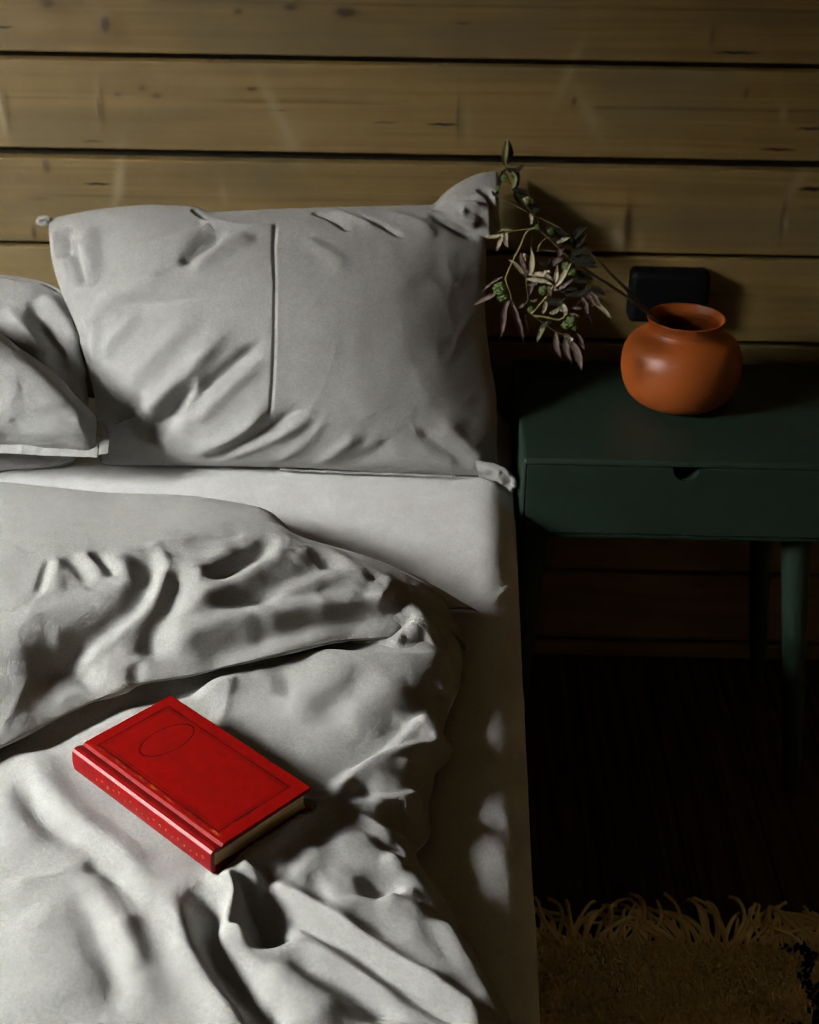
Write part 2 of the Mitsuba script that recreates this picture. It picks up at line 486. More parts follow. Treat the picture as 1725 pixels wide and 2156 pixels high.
# big pillow leaning against the wall
po = np.array([-0.25, -0.300, ZM + 0.008])
pex, pey = unit([1, 0, 0.0]), unit([0.0, 0.235, 0.34])
pl = lambda L: [onto(a, b, po, pex, pey) for a, b in L]
ptop = pl([(103, 462), (200, 442), (320, 432), (410, 436), (450, 448), (580, 442), (700, 438), (830, 434), (915, 432), (980, 420), (1035, 425)])
pbot = pl([(215, 985), (330, 984), (590, 990), (800, 1000), (1000, 1008), (1060, 1010)])
plef = pl([(215, 985), (205, 870), (180, 760), (160, 695), (135, 630), (108, 540), (103, 462)])
prig = pl([(1060, 1010), (1046, 950), (1046, 850), (1030, 740), (1022, 640), (1024, 540), (1035, 425)])
front, rear, pez = pillow(po, pex, pey, ptop, pbot, plef, prig, 0.125, n=300, m=420, power=0.62, low=0.62)
pc = Cloth(front, pez)
S = pc.stroke
# lower left fan of folds
S([(262, 890), (348, 837), (435, 743), (487, 680)], .016, .016, .013)
S([(285, 925), (341, 882), (376, 837), (414, 792)], -.022, .014, .016)
S([(385, 870), (405, 830), (426, 792)], .004, .007)
S([(390, 880), (418, 832), (470, 783), (560, 708)], -.013, .010, .012)
S([(400, 905), (470, 830), (560, 750)], .007, .012)
S([(400, 960), (487, 922), (535, 890), (565, 850)], .013, .012, .009)
S([(420, 975), (500, 945), (575, 905), (640, 850)], -.010, .009)
S([(450, 975), (520, 945), (590, 915), (680, 865)], .009, .010)
S([(230, 860), (300, 870), (270, 905)], -.012, .02)
S([(660, 985), (700, 960), (760, 915)], .007, .008, .012)
S([(720, 985), (790, 960), (840, 920)], -.005, .012)
S([(880, 900), (940, 950), (1010, 985)], -.005, .010)
S([(930, 880), (990, 940), (1040, 975)], .005, .012)
S([(560, 980), (620, 950), (700, 870)], .004, .009)
# upper left
def S(pts, amp, *a, **k):
    pc.stroke(pts, np.asarray(amp) * 1.5, *a, **k)


S([(240, 530), (348, 508), (452, 480), (500, 478)], .008, .010, .014)
S([(372, 560), (415, 520), (480, 486)], -.010, .010, .012)
S([(400, 580), (450, 530), (540, 490)], .006, .014)
S([(190, 690), (215, 640), (280, 600), (380, 560)], .006, .014, .018)
S([(165, 660), (200, 700), (195, 760)], .007, .012)
S([(140, 520), (160, 560), (165, 610)], -.012, .016, .010)
S([(185, 470), (180, 540), (200, 600)], .010, .018)
S([(230, 655), (300, 640), (400, 630), (520, 620)], -.003, .010)
S([(210, 760), (260, 690), (300, 650)], .005, .012)
S([(250, 830), (330, 740), (420, 640)], .005, .018)
S = pc.stroke
S([(112, 475), (112, 510), (116, 548)], .012, .006)
S([(128, 478), (134, 510), (132, 545)], -.022, .011, .013)
# pressed crease down the middle
S([(580, 462), (577, 520), (579, 600), (578, 700), (573, 790), (565, 885)], [-.006, -.006, -.0045, -.004, -.0045, -.005], .0028, .0022, ends=.06)
S([(586, 470), (583, 600), (584, 700), (572, 880)], .0012, .004, ends=.1)
# top folds
def S(pts, amp, *a, **k):
    pc.stroke(pts, np.asarray(amp) * 1.5, *a, **k)


S([(425, 445), (440, 470), (520, 478), (600, 470)], .006, .008)
S([(405, 432), (430, 458), (455, 470)], -.007, .006)
S([(650, 442), (700, 455), (741, 485)], -.006, .006)
S([(690, 440), (760, 462), (800, 480)], .005, .007)
S([(741, 446), (800, 465), (855, 498)], -.006, .005)
S([(800, 442), (870, 462), (930, 500)], .004, .010)
S([(640, 500), (680, 520), (740, 560)], .003, .012)
S([(900, 445), (960, 470), (1020, 500)], [-.006, -.010, -.014], .008)
S([(930, 430), (990, 455), (1030, 480)], [.004, .010, .012], .012)
# right part turns away from the window
# beyond a soft crest the right part turns away from the window
cl = np.array(pl([(912, 455), (852, 560), (832, 650), (850, 760), (905, 880), (990, 960)]))
cX, cY = (pc.base - po) @ pex, (pc.base - po) @ pey
xc = np.interp(cY, cl[::-1, 1], cl[::-1, 0])
pc.d -= .030 * np.clip((cX - xc - .004) / .20, 0, 1) ** 1.2

pc.wrinkle(0.005, 0.16, 29)
pc.wrinkle(0.0022, 0.05, 22)
pc.crease(0.0012, 0.09, 25, (1, 1, 1))
lim = np.clip(1 - np.maximum(np.abs(np.linspace(-1, 1, front.shape[1]))[None] ** 12, np.abs(np.linspace(-1, 1, front.shape[0]))[:, None] ** 12), 0, 1)
pc.d *= lim.reshape(-1)
G = pc.grid()
rear = rear.copy()
rear[..., 1] = np.minimum(rear[..., 1], -0.006)
rear[..., 2] = np.maximum(rear[..., 2], ZM + 0.004)
G[..., 2] = np.maximum(G[..., 2], ZM + 0.004)
nn, mm = front.shape[:2]
V = np.vstack([G.reshape(-1, 3), rear.reshape(-1, 3)])
Fq = np.vstack([grid_faces(nn, mm), grid_faces(nn, mm)[:, ::-1] + nn * mm])
tag("pillow", "large rumpled grey pillow with a pressed centre crease leaning against the board wall", "pillow")
add("pillow__cover", (V, Fq), "mat_pillow", smooth=True)


def strip(P, Q, key, mat, thick=0.0022, wav=0.0, seed=1):
    """A flat hem between two curves, two layers thick."""
    P, Q = catmull(P, 160), catmull(Q, 160)
    w = np.linspace(0, 1, 12)
    G = P[:, None] * (1 - w)[None, :, None] + Q[:, None] * w[None, :, None]
    n = grid_normals(G)
    G = G + n * (wav * (meshkit.fbm(G * 110, 2, seed) - 0.5))[..., None]
    st = 0.0016 * np.exp(-((w - 0.30) / 0.05) ** 2) * 0.8
    A, B = G + n * (thick / 2 - st[None, :, None]), G - n * (thick / 2)
    k, m = A.shape[:2]
    f = grid_faces(k, m)
    edge = []
    for i in range(k - 1):
        for j in (0, m - 1):
            edge.append([i * m + j, (i + 1) * m + j, (i + 1) * m + j + k * m, i * m + j + k * m])
    return add(key, (np.vstack([A.reshape(-1, 3), B.reshape(-1, 3)]), np.vstack([f, f[:, ::-1] + k * m, edge])), mat, smooth=40)


ly = lambda a, b, y: at_y(a, b, y)
# raised upper right corner of the pillowcase, its hem towards the vase
corner = Cloth(np.array([[at_y(a + (c - a) * t, b + (d - b) * t, y0 + (y1 - y0) * t + .035 * math.sin(math.pi * t) * -1) for t in np.linspace(0, 1, 60)]
                         for (a, b, c, d, y0, y1) in catmull([(915, 436, 905, 445, -.075, -.11), (950, 400, 960, 470, -.06, -.14), (985, 378, 1000, 490, -.05, -.15), (1020, 366, 1030, 500, -.045, -.15), (1044, 362, 1048, 490, -.04, -.12), (1052, 392, 1052, 470, -.04, -.09)], 70)]), (0, -1, 0.5))
corner.stroke([(1000, 395), (1030, 400), (1042, 470)], -.018, .007)
corner.stroke([(930, 420), (980, 412), (1015, 402)], -.010, .005)
corner.stroke([(925, 428), (985, 430), (1030, 425)], .010, .008)
corner.stroke([(965, 440), (985, 465), (1010, 470)], .012, .008)
corner.wrinkle(.004, .04, 5)
add("pillow__case_corner", corner.mesh(), "mat_pillow", smooth=True)
strip([at_y(a, b, y) for a, b, y in ((912, 434, -.07), (945, 400, -.058), (985, 376, -.048), (1020, 364, -.043), (1046, 360, -.04))],
      [at_y(a, b, y) for a, b, y in ((920, 440, -.085), (955, 412, -.068), (993, 391, -.058), (1024, 383, -.053), (1046, 384, -.05))], "pillow__hem", "mat_pillow", wav=.006)
# lower right corner tuck and bottom welt
zb = ZM + 0.008
strip([at_z(a, b, zb) for a, b in ((590, 987), (720, 993), (860, 998), (960, 1002))],
      [at_z(a, b, zb - .002) for a, b in ((590, 990.5), (720, 997), (860, 1001.5), (960, 1004.5))], "pillow__hem", "mat_pillow", thick=.003, wav=.004)
tk = catmull(np.array([[c for p in r for c in at_y(*p)] for r in ([(1000, 968, -.318), (1004, 985, -.326), (1008, 1006, -.318)], [(1030, 974, -.322), (1036, 992, -.334), (1040, 1012, -.326)], [(1062, 984, -.326), (1066, 1003, -.340), (1064, 1022, -.332)],
                 [(1078, 997, -.328), (1081, 1014, -.344), (1075, 1033, -.338)], [(1086, 1004, -.330), (1087, 1018, -.338), (1082, 1036, -.336)])]), 60).reshape(60, 3, 3)
from scipy.interpolate import PchipInterpolator
tkc = Cloth(np.swapaxes(PchipInterpolator(np.arange(3), np.swapaxes(tk, 0, 1), axis=0)(np.linspace(0, 2, 40)), 0, 1), (0, -1, 1))
tkc.stroke([(1050, 990), (1066, 1008), (1078, 1026)], -.007, .004)
tkc.stroke([(1040, 1000), (1056, 1006), (1064, 1020)], .006, .004)
tkc.stroke([(1072, 998), (1080, 1012), (1080, 1030)], .006, .004)
tkc.wrinkle(.004, .02, 4)
add("pillow__corner_tuck", tkc.mesh(), "mat_pillow", smooth=True)
tagm = tube_mesh(catmull([at_y(a, b, -.10) for a, b in ((106, 464), (96, 458), (84, 461), (80, 468), (90, 471), (100, 468))], 30), .0035, 8)
add("pillow__corner_tip", tagm, "mat_pillow", smooth=True)

# left back pillow: puffy, in shade
po2 = np.array([-0.70, -0.315, ZM + 0.012])
pex2, pey2 = unit([1, 0.0, 0.0]), unit([0, 0.205, 0.25])
pl2 = lambda L: [onto(a, b, po2, pex2, pey2) for a, b in L]
t2 = pl2([(-420, 560), (-200, 566), (0, 578), (70, 588), (112, 602), (138, 622)])
b2 = pl2([(-420, 1000), (-200, 1000), (0, 998), (90, 992), (150, 972)])
l2 = pl2([(-420, 1000), (-440, 800), (-420, 560)])
r2 = pl2([(156, 972), (180, 880), (180, 790), (156, 695), (138, 622)])
fr2, re2, ez2 = pillow(po2, pex2, pey2, t2, b2, l2, r2, 0.045, n=160, m=240, back=0.7)
p2 = Cloth(fr2, ez2)
p2.stroke([(55, 620), (110, 690), (165, 760)], -.016, .014)
p2.stroke([(85, 610), (140, 680), (170, 740)], .010, .012)
p2.stroke([(20, 640), (60, 700), (110, 760)], .010, .012)
p2.stroke([(85, 660), (110, 720), (150, 790)], -.014, .014)
p2.wrinkle(.012, .08, 31)
p2.wrinkle(.004, .035, 33)
G2 = p2.grid()
G2[..., 2] = np.maximum(G2[..., 2], ZM + .004)
re2[..., 2] = np.maximum(re2[..., 2], ZM + .004)
re2[..., 1] = np.minimum(re2[..., 1], -.006)
n2, m2 = fr2.shape[:2]
tag("pillow_001", "shaded grey pillow slumped at the left edge, behind the hemmed pillow", "pillow")
add("pillow_001__cover", (np.vstack([G2.reshape(-1, 3), re2.reshape(-1, 3)]), np.vstack([grid_faces(n2, m2), grid_faces(n2, m2)[:, ::-1] + n2 * m2])), "mat_pillow", smooth=True)

# left front pillow with a flat hemmed case end
po3 = np.array([-0.62, -0.385, ZM + 0.080])
pex3, pey3 = unit([1, 0.0, 0.0]), unit([0, 0.225, 0.23])
pl3 = lambda L: [onto(a, b, po3, pex3, pey3) for a, b in L]
t3 = pl3([(-420, 640), (-200, 650), (0, 700), (60, 742), (130, 800), (185, 862), (208, 884)])
b3 = pl3([(-420, 945), (-200, 945), (0, 938), (110, 945), (200, 948)])
l3 = pl3([(-420, 945), (-440, 800), (-420, 640)])
r3 = pl3([(200, 948), (206, 915), (208, 884)])
fr3, re3, ez3 = pillow(po3, pex3, pey3, t3, b3, l3, r3, 0.085, n=180, m=260, power=0.5, back=0.45)
p3 = Cloth(fr3, ez3)
p3.stroke([(0, 745), (60, 780), (140, 850), (190, 905)], .006, .018)
p3.stroke([(150, 870), (175, 905), (195, 935)], .004, .006)
p3.stroke([(20, 900), (50, 890), (75, 880)], -.003, .014)
p3.wrinkle(.007, .10, 41)
p3.wrinkle(.003, .035, 43)
p3.d *= np.repeat(np.clip(1 - np.abs(np.linspace(-1, 1, fr3.shape[1])) ** 14, 0, 1)[None], fr3.shape[0], 0).reshape(-1)
G3 = p3.grid()
re3 = re3.copy()
for g in (G3, re3):
    g[..., 2] = np.maximum(g[..., 2], ZM + .004)
n3, m3 = fr3.shape[:2]
tag("pillow_002", "bright grey pillow at the left edge, its stitched hem corner overlapping the large pillow", "pillow")
add("pillow_002__cover", (np.vstack([G3.reshape(-1, 3), re3.reshape(-1, 3)]), np.vstack([grid_faces(n3, m3), grid_faces(n3, m3)[:, ::-1] + n3 * m3])), "mat_pillow", smooth=True)
on3 = lambda a, b, off=0.0: po3 + np.array([pex3, pey3]).T @ onto(a, b, po3, pex3, pey3) + ez3 * off
strip([on3(a, b, .0035) for a, b in ((-300, 924), (-150, 926), (0, 929), (60, 934), (120, 938), (203, 940))], [on3(a, b, .002) for a, b in ((-300, 955), (-150, 955), (0, 955), (60, 958), (120, 961), (206, 964))], "pillow_002__hem", "mat_pillow", thick=.0014, wav=.005)
strip([on3(a, b, .006) for a, b in ((205, 880), (206, 905), (204, 930), (203, 962))], [on3(a, b, .002) for a, b in ((206, 880), (224, 900), (230, 928), (228, 955))], "pillow_002__hem", "mat_pillow", thick=.0014, wav=.004)

# ------------------------------------------------------------------ duvet: lower layer
EDGE = [(955, 1330), (968, 1390), (962, 1440), (940, 1500), (930, 1545), (948, 1575), (938, 1600), (912, 1625), (906, 1660), (896, 1700), (900, 1735), (892, 1770), (868, 1800), (884, 1835), (904, 1862), (950, 1930), (996, 2010), (1034, 2085), (1070, 2156), (1110, 2290), (1160, 2420), (1200, 2560)]
ED, et = arc([at_z(a, b, ZM + .018) for a, b in EDGE], .003)
ny, nx = 520, 460
tt = np.linspace(0, 1, ny)
edge = np.stack([np.interp(tt, et, ED[:, k]) for k in range(3)], -1)
left = np.column_stack([np.full(ny, -1.05), np.linspace(edge[0, 1] + .12, edge[-1, 1] - .02, ny), np.full(ny, 0.)])
s = 1 - (1 - np.linspace(0, 1, nx)) ** 1.15
Gd = left[:, None] * (1 - s)[None, :, None] + edge[:, None] * s[None, :, None]
# rows are smoothed away from the edge so that its jags do not run inwards
from scipy.ndimage import gaussian_filter1d
sm = gaussian_filter1d(Gd, 30, axis=0, mode="nearest")
wgt = np.clip((s - .80) / .17, 0, 1)[None, :, None] ** 1.5
Gd = sm * (1 - wgt) + Gd * wgt
dedge = np.linalg.norm(Gd - edge[:, None] * [1, 1, 1] - 0, axis=-1) * 0
dist_e = cKDTree(ED[:, :2]).query(Gd[..., :2].reshape(-1, 2))[0].reshape(ny, nx)
Gd[..., 2] = ZM + .022 + .042 * (1 - np.exp(-dist_e / .017)) + .010 * np.clip(dist_e / .5, 0, 1)
dc = Cloth(Gd, (0, 0, 1))
D = dc.stroke
# broad forms
D([(61, 1554), (81, 1627), (142, 1716), (243, 1806), (325, 1879)], .010, .020, .028)
D([(20, 1610), (45, 1643), (93, 1720), (195, 1790), (260, 1858), (296, 1935)], [-.008, -.010, -.011, -.009, -.013, -.015], .012, .014)
D([(0, 1640), (30, 1720), (90, 1790)], .006, .025)
D([(0, 1860), (80, 1845), (170, 1818)], .004, .004, .010, sharp=True)
D([(175, 1822), (215, 1828), (255, 1850)], -.006, .008)
D([(130, 1850), (170, 1900), (203, 1960), (243, 2049), (262, 2150)], [-.004, -.006, -.009, -.010, -.010], .012, .016)
D([(195, 1880), (235, 1950), (275, 2040), (300, 2156)], .006, .022)
D([(280, 1925), (262, 1960), (300, 2060)], .006, .012)
D([(60, 1900), (100, 2000), (130, 2156)], .008, .05)
D([(330, 1860), (370, 1900), (400, 1980), (455, 2080), (560, 2230)], [.006, .018, .026, .024, .018], .030, .016)
D([(428, 1850), (440, 1920), (455, 1990), (500, 2070), (600, 2180)], [-.020, -.040, -.045, -.035, -.025], .014, .018, ends=.15)
D([(455, 1830), (482, 1870), (492, 1905), (474, 1950), (484, 1974), (540, 1988)], [.014, .026, .028, .030, .028, .018], .009, .008, ends=.12)
dc.pit((556, 1938), -.032, .018)
dc.pit((536, 1902), -.020, .013)
dc.pit((570, 1962), -.020, .015)
D([(500, 1835), (530, 1858), (560, 1872)], .020, .008)
D([(505, 1862), (520, 1885), (540, 1900)], -.014, .008)
D([(540, 1862), (600, 1893), (653, 1922), (775, 1998), (896, 2078), (1030, 2170)], [.010, .014, .016, .016, .016, .012], .014, .008, ends=.1)
D([(535, 1862), (600, 1903), (653, 1934), (775, 2012), (896, 2094), (1000, 2160)], [-.012, -.016, -.016, -.016, -.016, -.014], .006, .010, ends=.1)
D([(500, 1990), (580, 1985), (640, 2000), (720, 2040), (860, 2130)], .010, .014, .010)
D([(560, 1995), (592, 2003), (673, 2033), (758, 2085), (850, 2160)], [-.006, -.014, -.018, -.018, -.016], .010, .014)
D([(540, 2040), (620, 2080), (720, 2170)], .012, .022)
def D(pts, amp, *a, **k):
    dc.stroke(pts, np.asarray(amp) * np.where(np.asarray(amp) < 0, .46, .85), *a, **k)


# right hand folds
D([(945, 1462), (885, 1488), (815, 1550), (742, 1606), (684, 1672)], [-.008, -.015, -.021, -.020, -.014], .007, .030, ends=.08)
D([(682, 1680), (708, 1642), (742, 1614), (795, 1594), (856, 1576), (932, 1553)], [.006, .010, .012, .012, .011, .010], .0055, .016, ends=.08)
D([(876, 1504), (905, 1525), (930, 1545)], .010, .012)
D([(815, 1592), (860, 1598), (915, 1596)], -.006, .0035, .006)
D([(830, 1606), (880, 1606), (912, 1603)], .006, .005)
D([(880, 1632), (882, 1655), (880, 1675)], -.007, .009)
D([(640, 1722), (690, 1690), (735, 1652), (760, 1640)], .009, .008, .014)
D([(714, 1708), (734, 1681), (760, 1666), (805, 1674)], -.013, .009)
D([(752, 1692), (815, 1686), (862, 1678), (892, 1666)], .009, .006, .010)
D([(808, 1724), (830, 1716), (862, 1706)], -.013, .014)
dc.pit((846, 1732), -.008, .013)
D([(722, 1706), (760, 1735), (797, 1759)], -.006, .004, .007)
D([(730, 1700), (775, 1730), (815, 1752), (874, 1762)], .007, .007)
D([(793, 1768), (825, 1776), (850, 1786)], -.012, .006, .010)
D([(808, 1798), (830, 1812), (850, 1832)], .007, .008)
D([(706, 1718), (661, 1742), (629, 1786), (614, 1836)], -.013, .013, .018)
D([(640, 1722), (590, 1756), (556, 1800), (545, 1835)], .010, .018)
D([(668, 1775), (645, 1810), (634, 1870)], .008, .014)
D([(700, 1775), (740, 1768), (790, 1766)], .004, .010)
D([(655, 1835), (672, 1868), (700, 1902)], -.011, .006, .011)
D([(783, 1826), (784, 1860), (796, 1884), (825, 1886)], -.013, .008, .012)
dc.pit((820, 1858), -.015, .017)
D([(792, 1900), (830, 1890), (858, 1872), (870, 1856)], .010, .006, .009)
D([(672, 1918), (730, 1904), (795, 1900), (850, 1906), (918, 1908)], [.010, .012, .012, .011, .009], .008, .018)
D([(876, 1925), (915, 1975), (965, 2055)], -.004, .010)
D([(930, 1930), (985, 2030), (1050, 2150), (1090, 2240)], .008, .012, ends=.1)
D([(462, 1838), (540, 1790), (600, 1752), (650, 1716), (676, 1690)], .013, .016, ends=.15)
D([(840, 1940), (900, 2000), (970, 2085)], .006, .022)
# above the book
D([(400, 1472), (440, 1440), (507, 1402), (570, 1382), (640, 1368), (735, 1384), (840, 1387), (955, 1392)], [.010, .016, .014, .013, .014, .014, .011, .010], .012, .024, ends=.1)
D([(735, 1388), (712, 1433), (661, 1466), (592, 1502)], .008, .016, .022)
D([(758, 1398), (748, 1432), (708, 1480), (690, 1535)], -.009, .016, .020)
D([(850, 1412), (800, 1470), (735, 1545)], .006, .024)
D([(548, 1408), (590, 1410), (608, 1436), (604, 1470)], -.010, .010, .012)
D([(493, 1420), (482, 1460), (467, 1522)], .005, .003, .006, sharp=True)
D([(30, 1590), (110, 1545), (190, 1505), (290, 1460), (400, 1440), (500, 1408), (620, 1372), (700, 1354), (790, 1350)], [-.010, -.016, -.020, -.024, -.024, -.022, -.020, -.016, -.010], .014, ends=.1)
D([(300, 1500), (330, 1480), (380, 1470)], -.008, .015)
D([(955, 1405), (945, 1440), (930, 1470)], .006, .010)
dc.wrinkle(.005, .14, 51)
dc.wrinkle(.0016, .05, 53)
dc.wrinkle(.0008, .014, 57)
from scipy.ndimage import gaussian_filter
dc.d = gaussian_filter(dc.d.reshape(ny, nx), (2.0, 1.3), mode='nearest').reshape(-1)
d2 = dc.points()
# the book sinks a little into the cover
ZBOOK = ZM + .076
BT = .0265
A_, B_, C_, D_ = (at_z(a, b, ZBOOK + BT) for a, b in ((150, 1576), (362, 1466), (658, 1662), (440, 1791)))
bc = (A_ + B_ + C_ + D_) / 4
bu = unit((D_ - A_) + (C_ - B_))          # along the spine, head to tail
bv = np.cross([0, 0, 1.0], bu)
bv = bv if bv @ (B_ - A_) > 0 else -bv     # from the spine to the fore edge
BL, BW = float(((D_ - A_) + (C_ - B_)) @ bu) / 2, float(((B_ - A_) + (C_ - D_)) @ bv) / 2
q = d2 - bc
lu, lv = np.abs(q @ bu) - BL / 2, np.abs(q @ bv) - BW / 2
out = np.maximum(np.maximum(lu, lv), 0)
k = np.exp(-(out / .014) ** 2)
floor_z = ZBOOK - .0015
uu, vw = q @ bu, q @ bv
raise_ = .011 * np.clip(uu / (BL / 2), 0, 1) ** 4 * np.clip((vw + BW / 2) / .03, 0, 1)
seat = np.clip(d2[:, 2], floor_z - .006, floor_z + .001) + np.where(out > .0035, raise_, 0)
d2[:, 2] = d2[:, 2] * (1 - k) + seat * k
d2[:, 2] = np.where(out <= .0035, np.minimum(d2[:, 2], floor_z), d2[:, 2])
d2[:, 2] = np.maximum(d2[:, 2], ZM + .010)
gd = d2.reshape(ny, nx, 3)
# turned under along the right edge
roll = [gd]
outn = np.array([1.0, 0, 0])
e0 = gd[:, -1]
for dx, dz in ((.003, -.003), (.004, -.006), (.002, -.0085), (-.006, -.0092), (-.03, -.0092)):
    q = e0 + outn * dx
    q[:, 2] = np.maximum(e0[:, 2] + dz * 1.0, ZM + .002)
    roll.append(q[:, None])
gd = np.concatenate(roll, 1)
tag("duvet", "rumpled light grey duvet turned back across the bed under the red book", "duvet")
add("duvet__cover", (gd.reshape(-1, 3), grid_faces(*gd.shape[:2])), "mat_linen", smooth=True)

# turned-back end of the duvet
RKF = [  # rear foot, crest, front foot (pixels), crest height, front height
    ((-420, 990), (-420, 1185), (-420, 1720), .688, .612), ((-180, 1010), (-180, 1172), (-180, 1640), .688, .612),
    ((0, 1024), (0, 1163), (0, 1572), .686, .614), ((120, 1038), (110, 1158), (150, 1497), .684, .614),
    ((240, 1050), (215, 1158), (290, 1440), .681, .614), ((340, 1055), (325, 1142), (420, 1418), .678, .612),
    ((440, 1070), (440, 1118), (560, 1382), .674, .614), ((540, 1098), (570, 1109), (680, 1354), .666, .612),
    (None, (640, 1137), (750, 1346), .654, .606), (None, (755, 1170), (830, 1340), .636, .598), (None, (855, 1212), (885, 1322), .614, .583),
    (None, (915, 1248), (935, 1320), .592, .566), (None, (945, 1290), (985, 1367), .566, .549)]
cur = []
for Rp, Kp, Fp, zk, zf in RKF:
    K, Fr = at_z(*Kp, zk), at_z(*Fp, zf)
    if Rp is None:
        R_ = K + np.array([.035, .055, 0])
        R_[2] = ZM + .004
    else:
        R_ = at_z(*Rp, ZM + .006)
    M1 = R_ * .5 + K * .5
    M1[2] = R_[2] + (K[2] - R_[2]) * .68
    R2 = R_ * .85 + K * .15
    R2[2] = R_[2] + (K[2] - R_[2]) * .28
    K2 = K * .72 + Fr * .28
    K2[2] = K[2] - (K[2] - Fr[2]) * .10
    M2 = K * .35 + Fr * .65
    M2[2] = K[2] - (K[2] - Fr[2]) * .42
    dirn = unit((K - Fr) * [1, 1, 0])
    F1, F2, F3 = Fr + [0, 0, -.006] + dirn * .005, Fr + dirn * .020 + [0, 0, -.011], Fr + dirn * .07 + [0, 0, -.012]
    cur.append([R_, R2, M1, K * .9 + M1 * .1 + [0, 0, .004], K, K2, M2, Fr, F1, F2, F3])
cur = np.array(cur)
nu = 520
cu = catmull(cur.reshape(len(cur), -1), nu).reshape(nu, -1, 3)
cu = gaussian_filter1d(cu, 5, axis=0, mode="nearest")
from scipy.interpolate import PchipInterpolator
vv = np.concatenate([np.linspace(0, 4, 120)[:-1], np.linspace(4, 7, 200)[:-1], np.linspace(7, 10, 30)])
Gf = np.swapaxes(PchipInterpolator(np.arange(11), np.swapaxes(cu, 0, 1), axis=0)(vv), 0, 1)
fc = Cloth(Gf, (0, 0, 1))
def D(pts, amp, w, w2=None, **kw):
    fc.stroke(pts, np.asarray(amp) * .62, w * 1.25, None if w2 is None else w2 * 1.25, **kw)


D([(105, 1168), (98, 1195), (86, 1225), (72, 1256)], -.006, .004, .003)
D([(112, 1168), (118, 1200), (112, 1260)], .006, .007)
D([(135, 1165), (165, 1190), (185, 1230)], -.008, .007)
D([(160, 1160), (195, 1180), (222, 1215)], .007, .006)
D([(195, 1160), (222, 1182), (248, 1212)], -.012, .006, .007)
D([(228, 1165), (255, 1190), (285, 1240)], .008, .010)
D([(318, 1150), (322, 1200), (305, 1250), (262, 1300), (200, 1345), (135, 1368)], [-.012, -.020, -.022, -.022, -.022, -.020], .012, .014, ends=.12)
D([(330, 1148), (343, 1205), (322, 1262), (270, 1310), (210, 1355), (160, 1395)], [.012, .018, .018, .016, .014, .010], .008, .009, ends=.1)
fc.pit((128, 1385), -.018, .030)
fc.pit((165, 1395), -.008, .018)
D([(378, 1190), (372, 1240), (345, 1295), (325, 1350), (318, 1395)], [-.012, -.022, -.024, -.020, -.016], .014, .012, ends=.15)
D([(415, 1165), (400, 1220), (365, 1300), (342, 1370)], [.006, .010, .012, .012], .014)
D([(580, 1118), (560, 1145), (520, 1172), (425, 1232)], [-.012, -.022, -.022, -.012], .012, .010)
D([(596, 1120), (582, 1160), (540, 1190), (467, 1232), (353, 1312)], [.008, .012, .012, .012, .010], .010)
D([(400, 1225), (440, 1190), (500, 1140)], .008, .014)
D([(335, 1362), (400, 1335), (467, 1308), (600, 1288), (780, 1262), (840, 1245)], [.012, .018, .018, .016, .014, .010], .012, .012, ends=.12)
D([(385, 1402), (460, 1372), (533, 1350), (667, 1305), (800, 1285), (850, 1275)], [-.010, -.012, -.012, -.014, -.012, -.010], .010, .012)
D([(480, 1275), (560, 1240), (640, 1200), (735, 1172)], -.012, .012)
D([(420, 1300), (520, 1262), (640, 1240), (760, 1222)], -.010, .010)
D([(560, 1262), (650, 1225), (760, 1195)], .008, .010)
D([(640, 1150), (690, 1175), (730, 1215)], -.006, .010)
D([(700, 1165), (760, 1205), (800, 1250)], .005, .008)
D([(790, 1200), (775, 1235), (745, 1260)], -.006, .006)
D([(825, 1212), (815, 1245), (790, 1270)], .006, .006)
D([(850, 1220), (840, 1250), (820, 1270)], -.005, .005)
D([(450, 1390), (560, 1362), (680, 1335), (760, 1325)], .007, .012)
D([(205, 1420), (240, 1452), (290, 1432)], .008, .010)
D([(170, 1405), (210, 1440), (250, 1430)], -.008, .008)
D([(285, 1395), (292, 1415), (288, 1438)], -.006, .006)
D([(88, 1372), (55, 1440), (20, 1512), (0, 1560)], .004, .003, .006, sharp=True)
D([(110, 1380), (90, 1440), (60, 1510)], -.006, .014)
D([(60, 1270), (70, 1330), (50, 1400)], .006, .025)
D([(413, 1122), (380, 1135), (330, 1142), (300, 1152)], .006, .008)
D([(430, 1120), (470, 1125), (520, 1115)], -.004, .006)
base = fc.base
crestmask = np.repeat(np.interp(vv, [0, 3, 4.3, 6.9, 7.3, 10], [.10, .15, 1, 1, .3, .1])[None], nu, 0).reshape(-1)
fc.wrinkle(.006, .09, 61, (1, 1.6, 1), crestmask)
fc.wrinkle(.0018, .035, 63, (1, 1, 1), crestmask)
fc.wrinkle(.0009, .012, 67, (1, 1, 1), crestmask)
left_zone = np.exp(-((project(base)[:, 0] - 60) / 70) ** 2)
fc.crease(.0012, .04, 65, (1.6, .7, 1), crestmask * left_zone)
fc.d = gaussian_filter(fc.d.reshape(Gf.shape[:2]), (1.6, 1.6), mode='nearest').reshape(-1)
pf = fc.points()
pf[:, 2] = np.maximum(pf[:, 2], ZM + .003)
add("duvet__turned_back_end", (pf, grid_faces(*Gf.shape[:2])), "mat_linen", smooth=True)

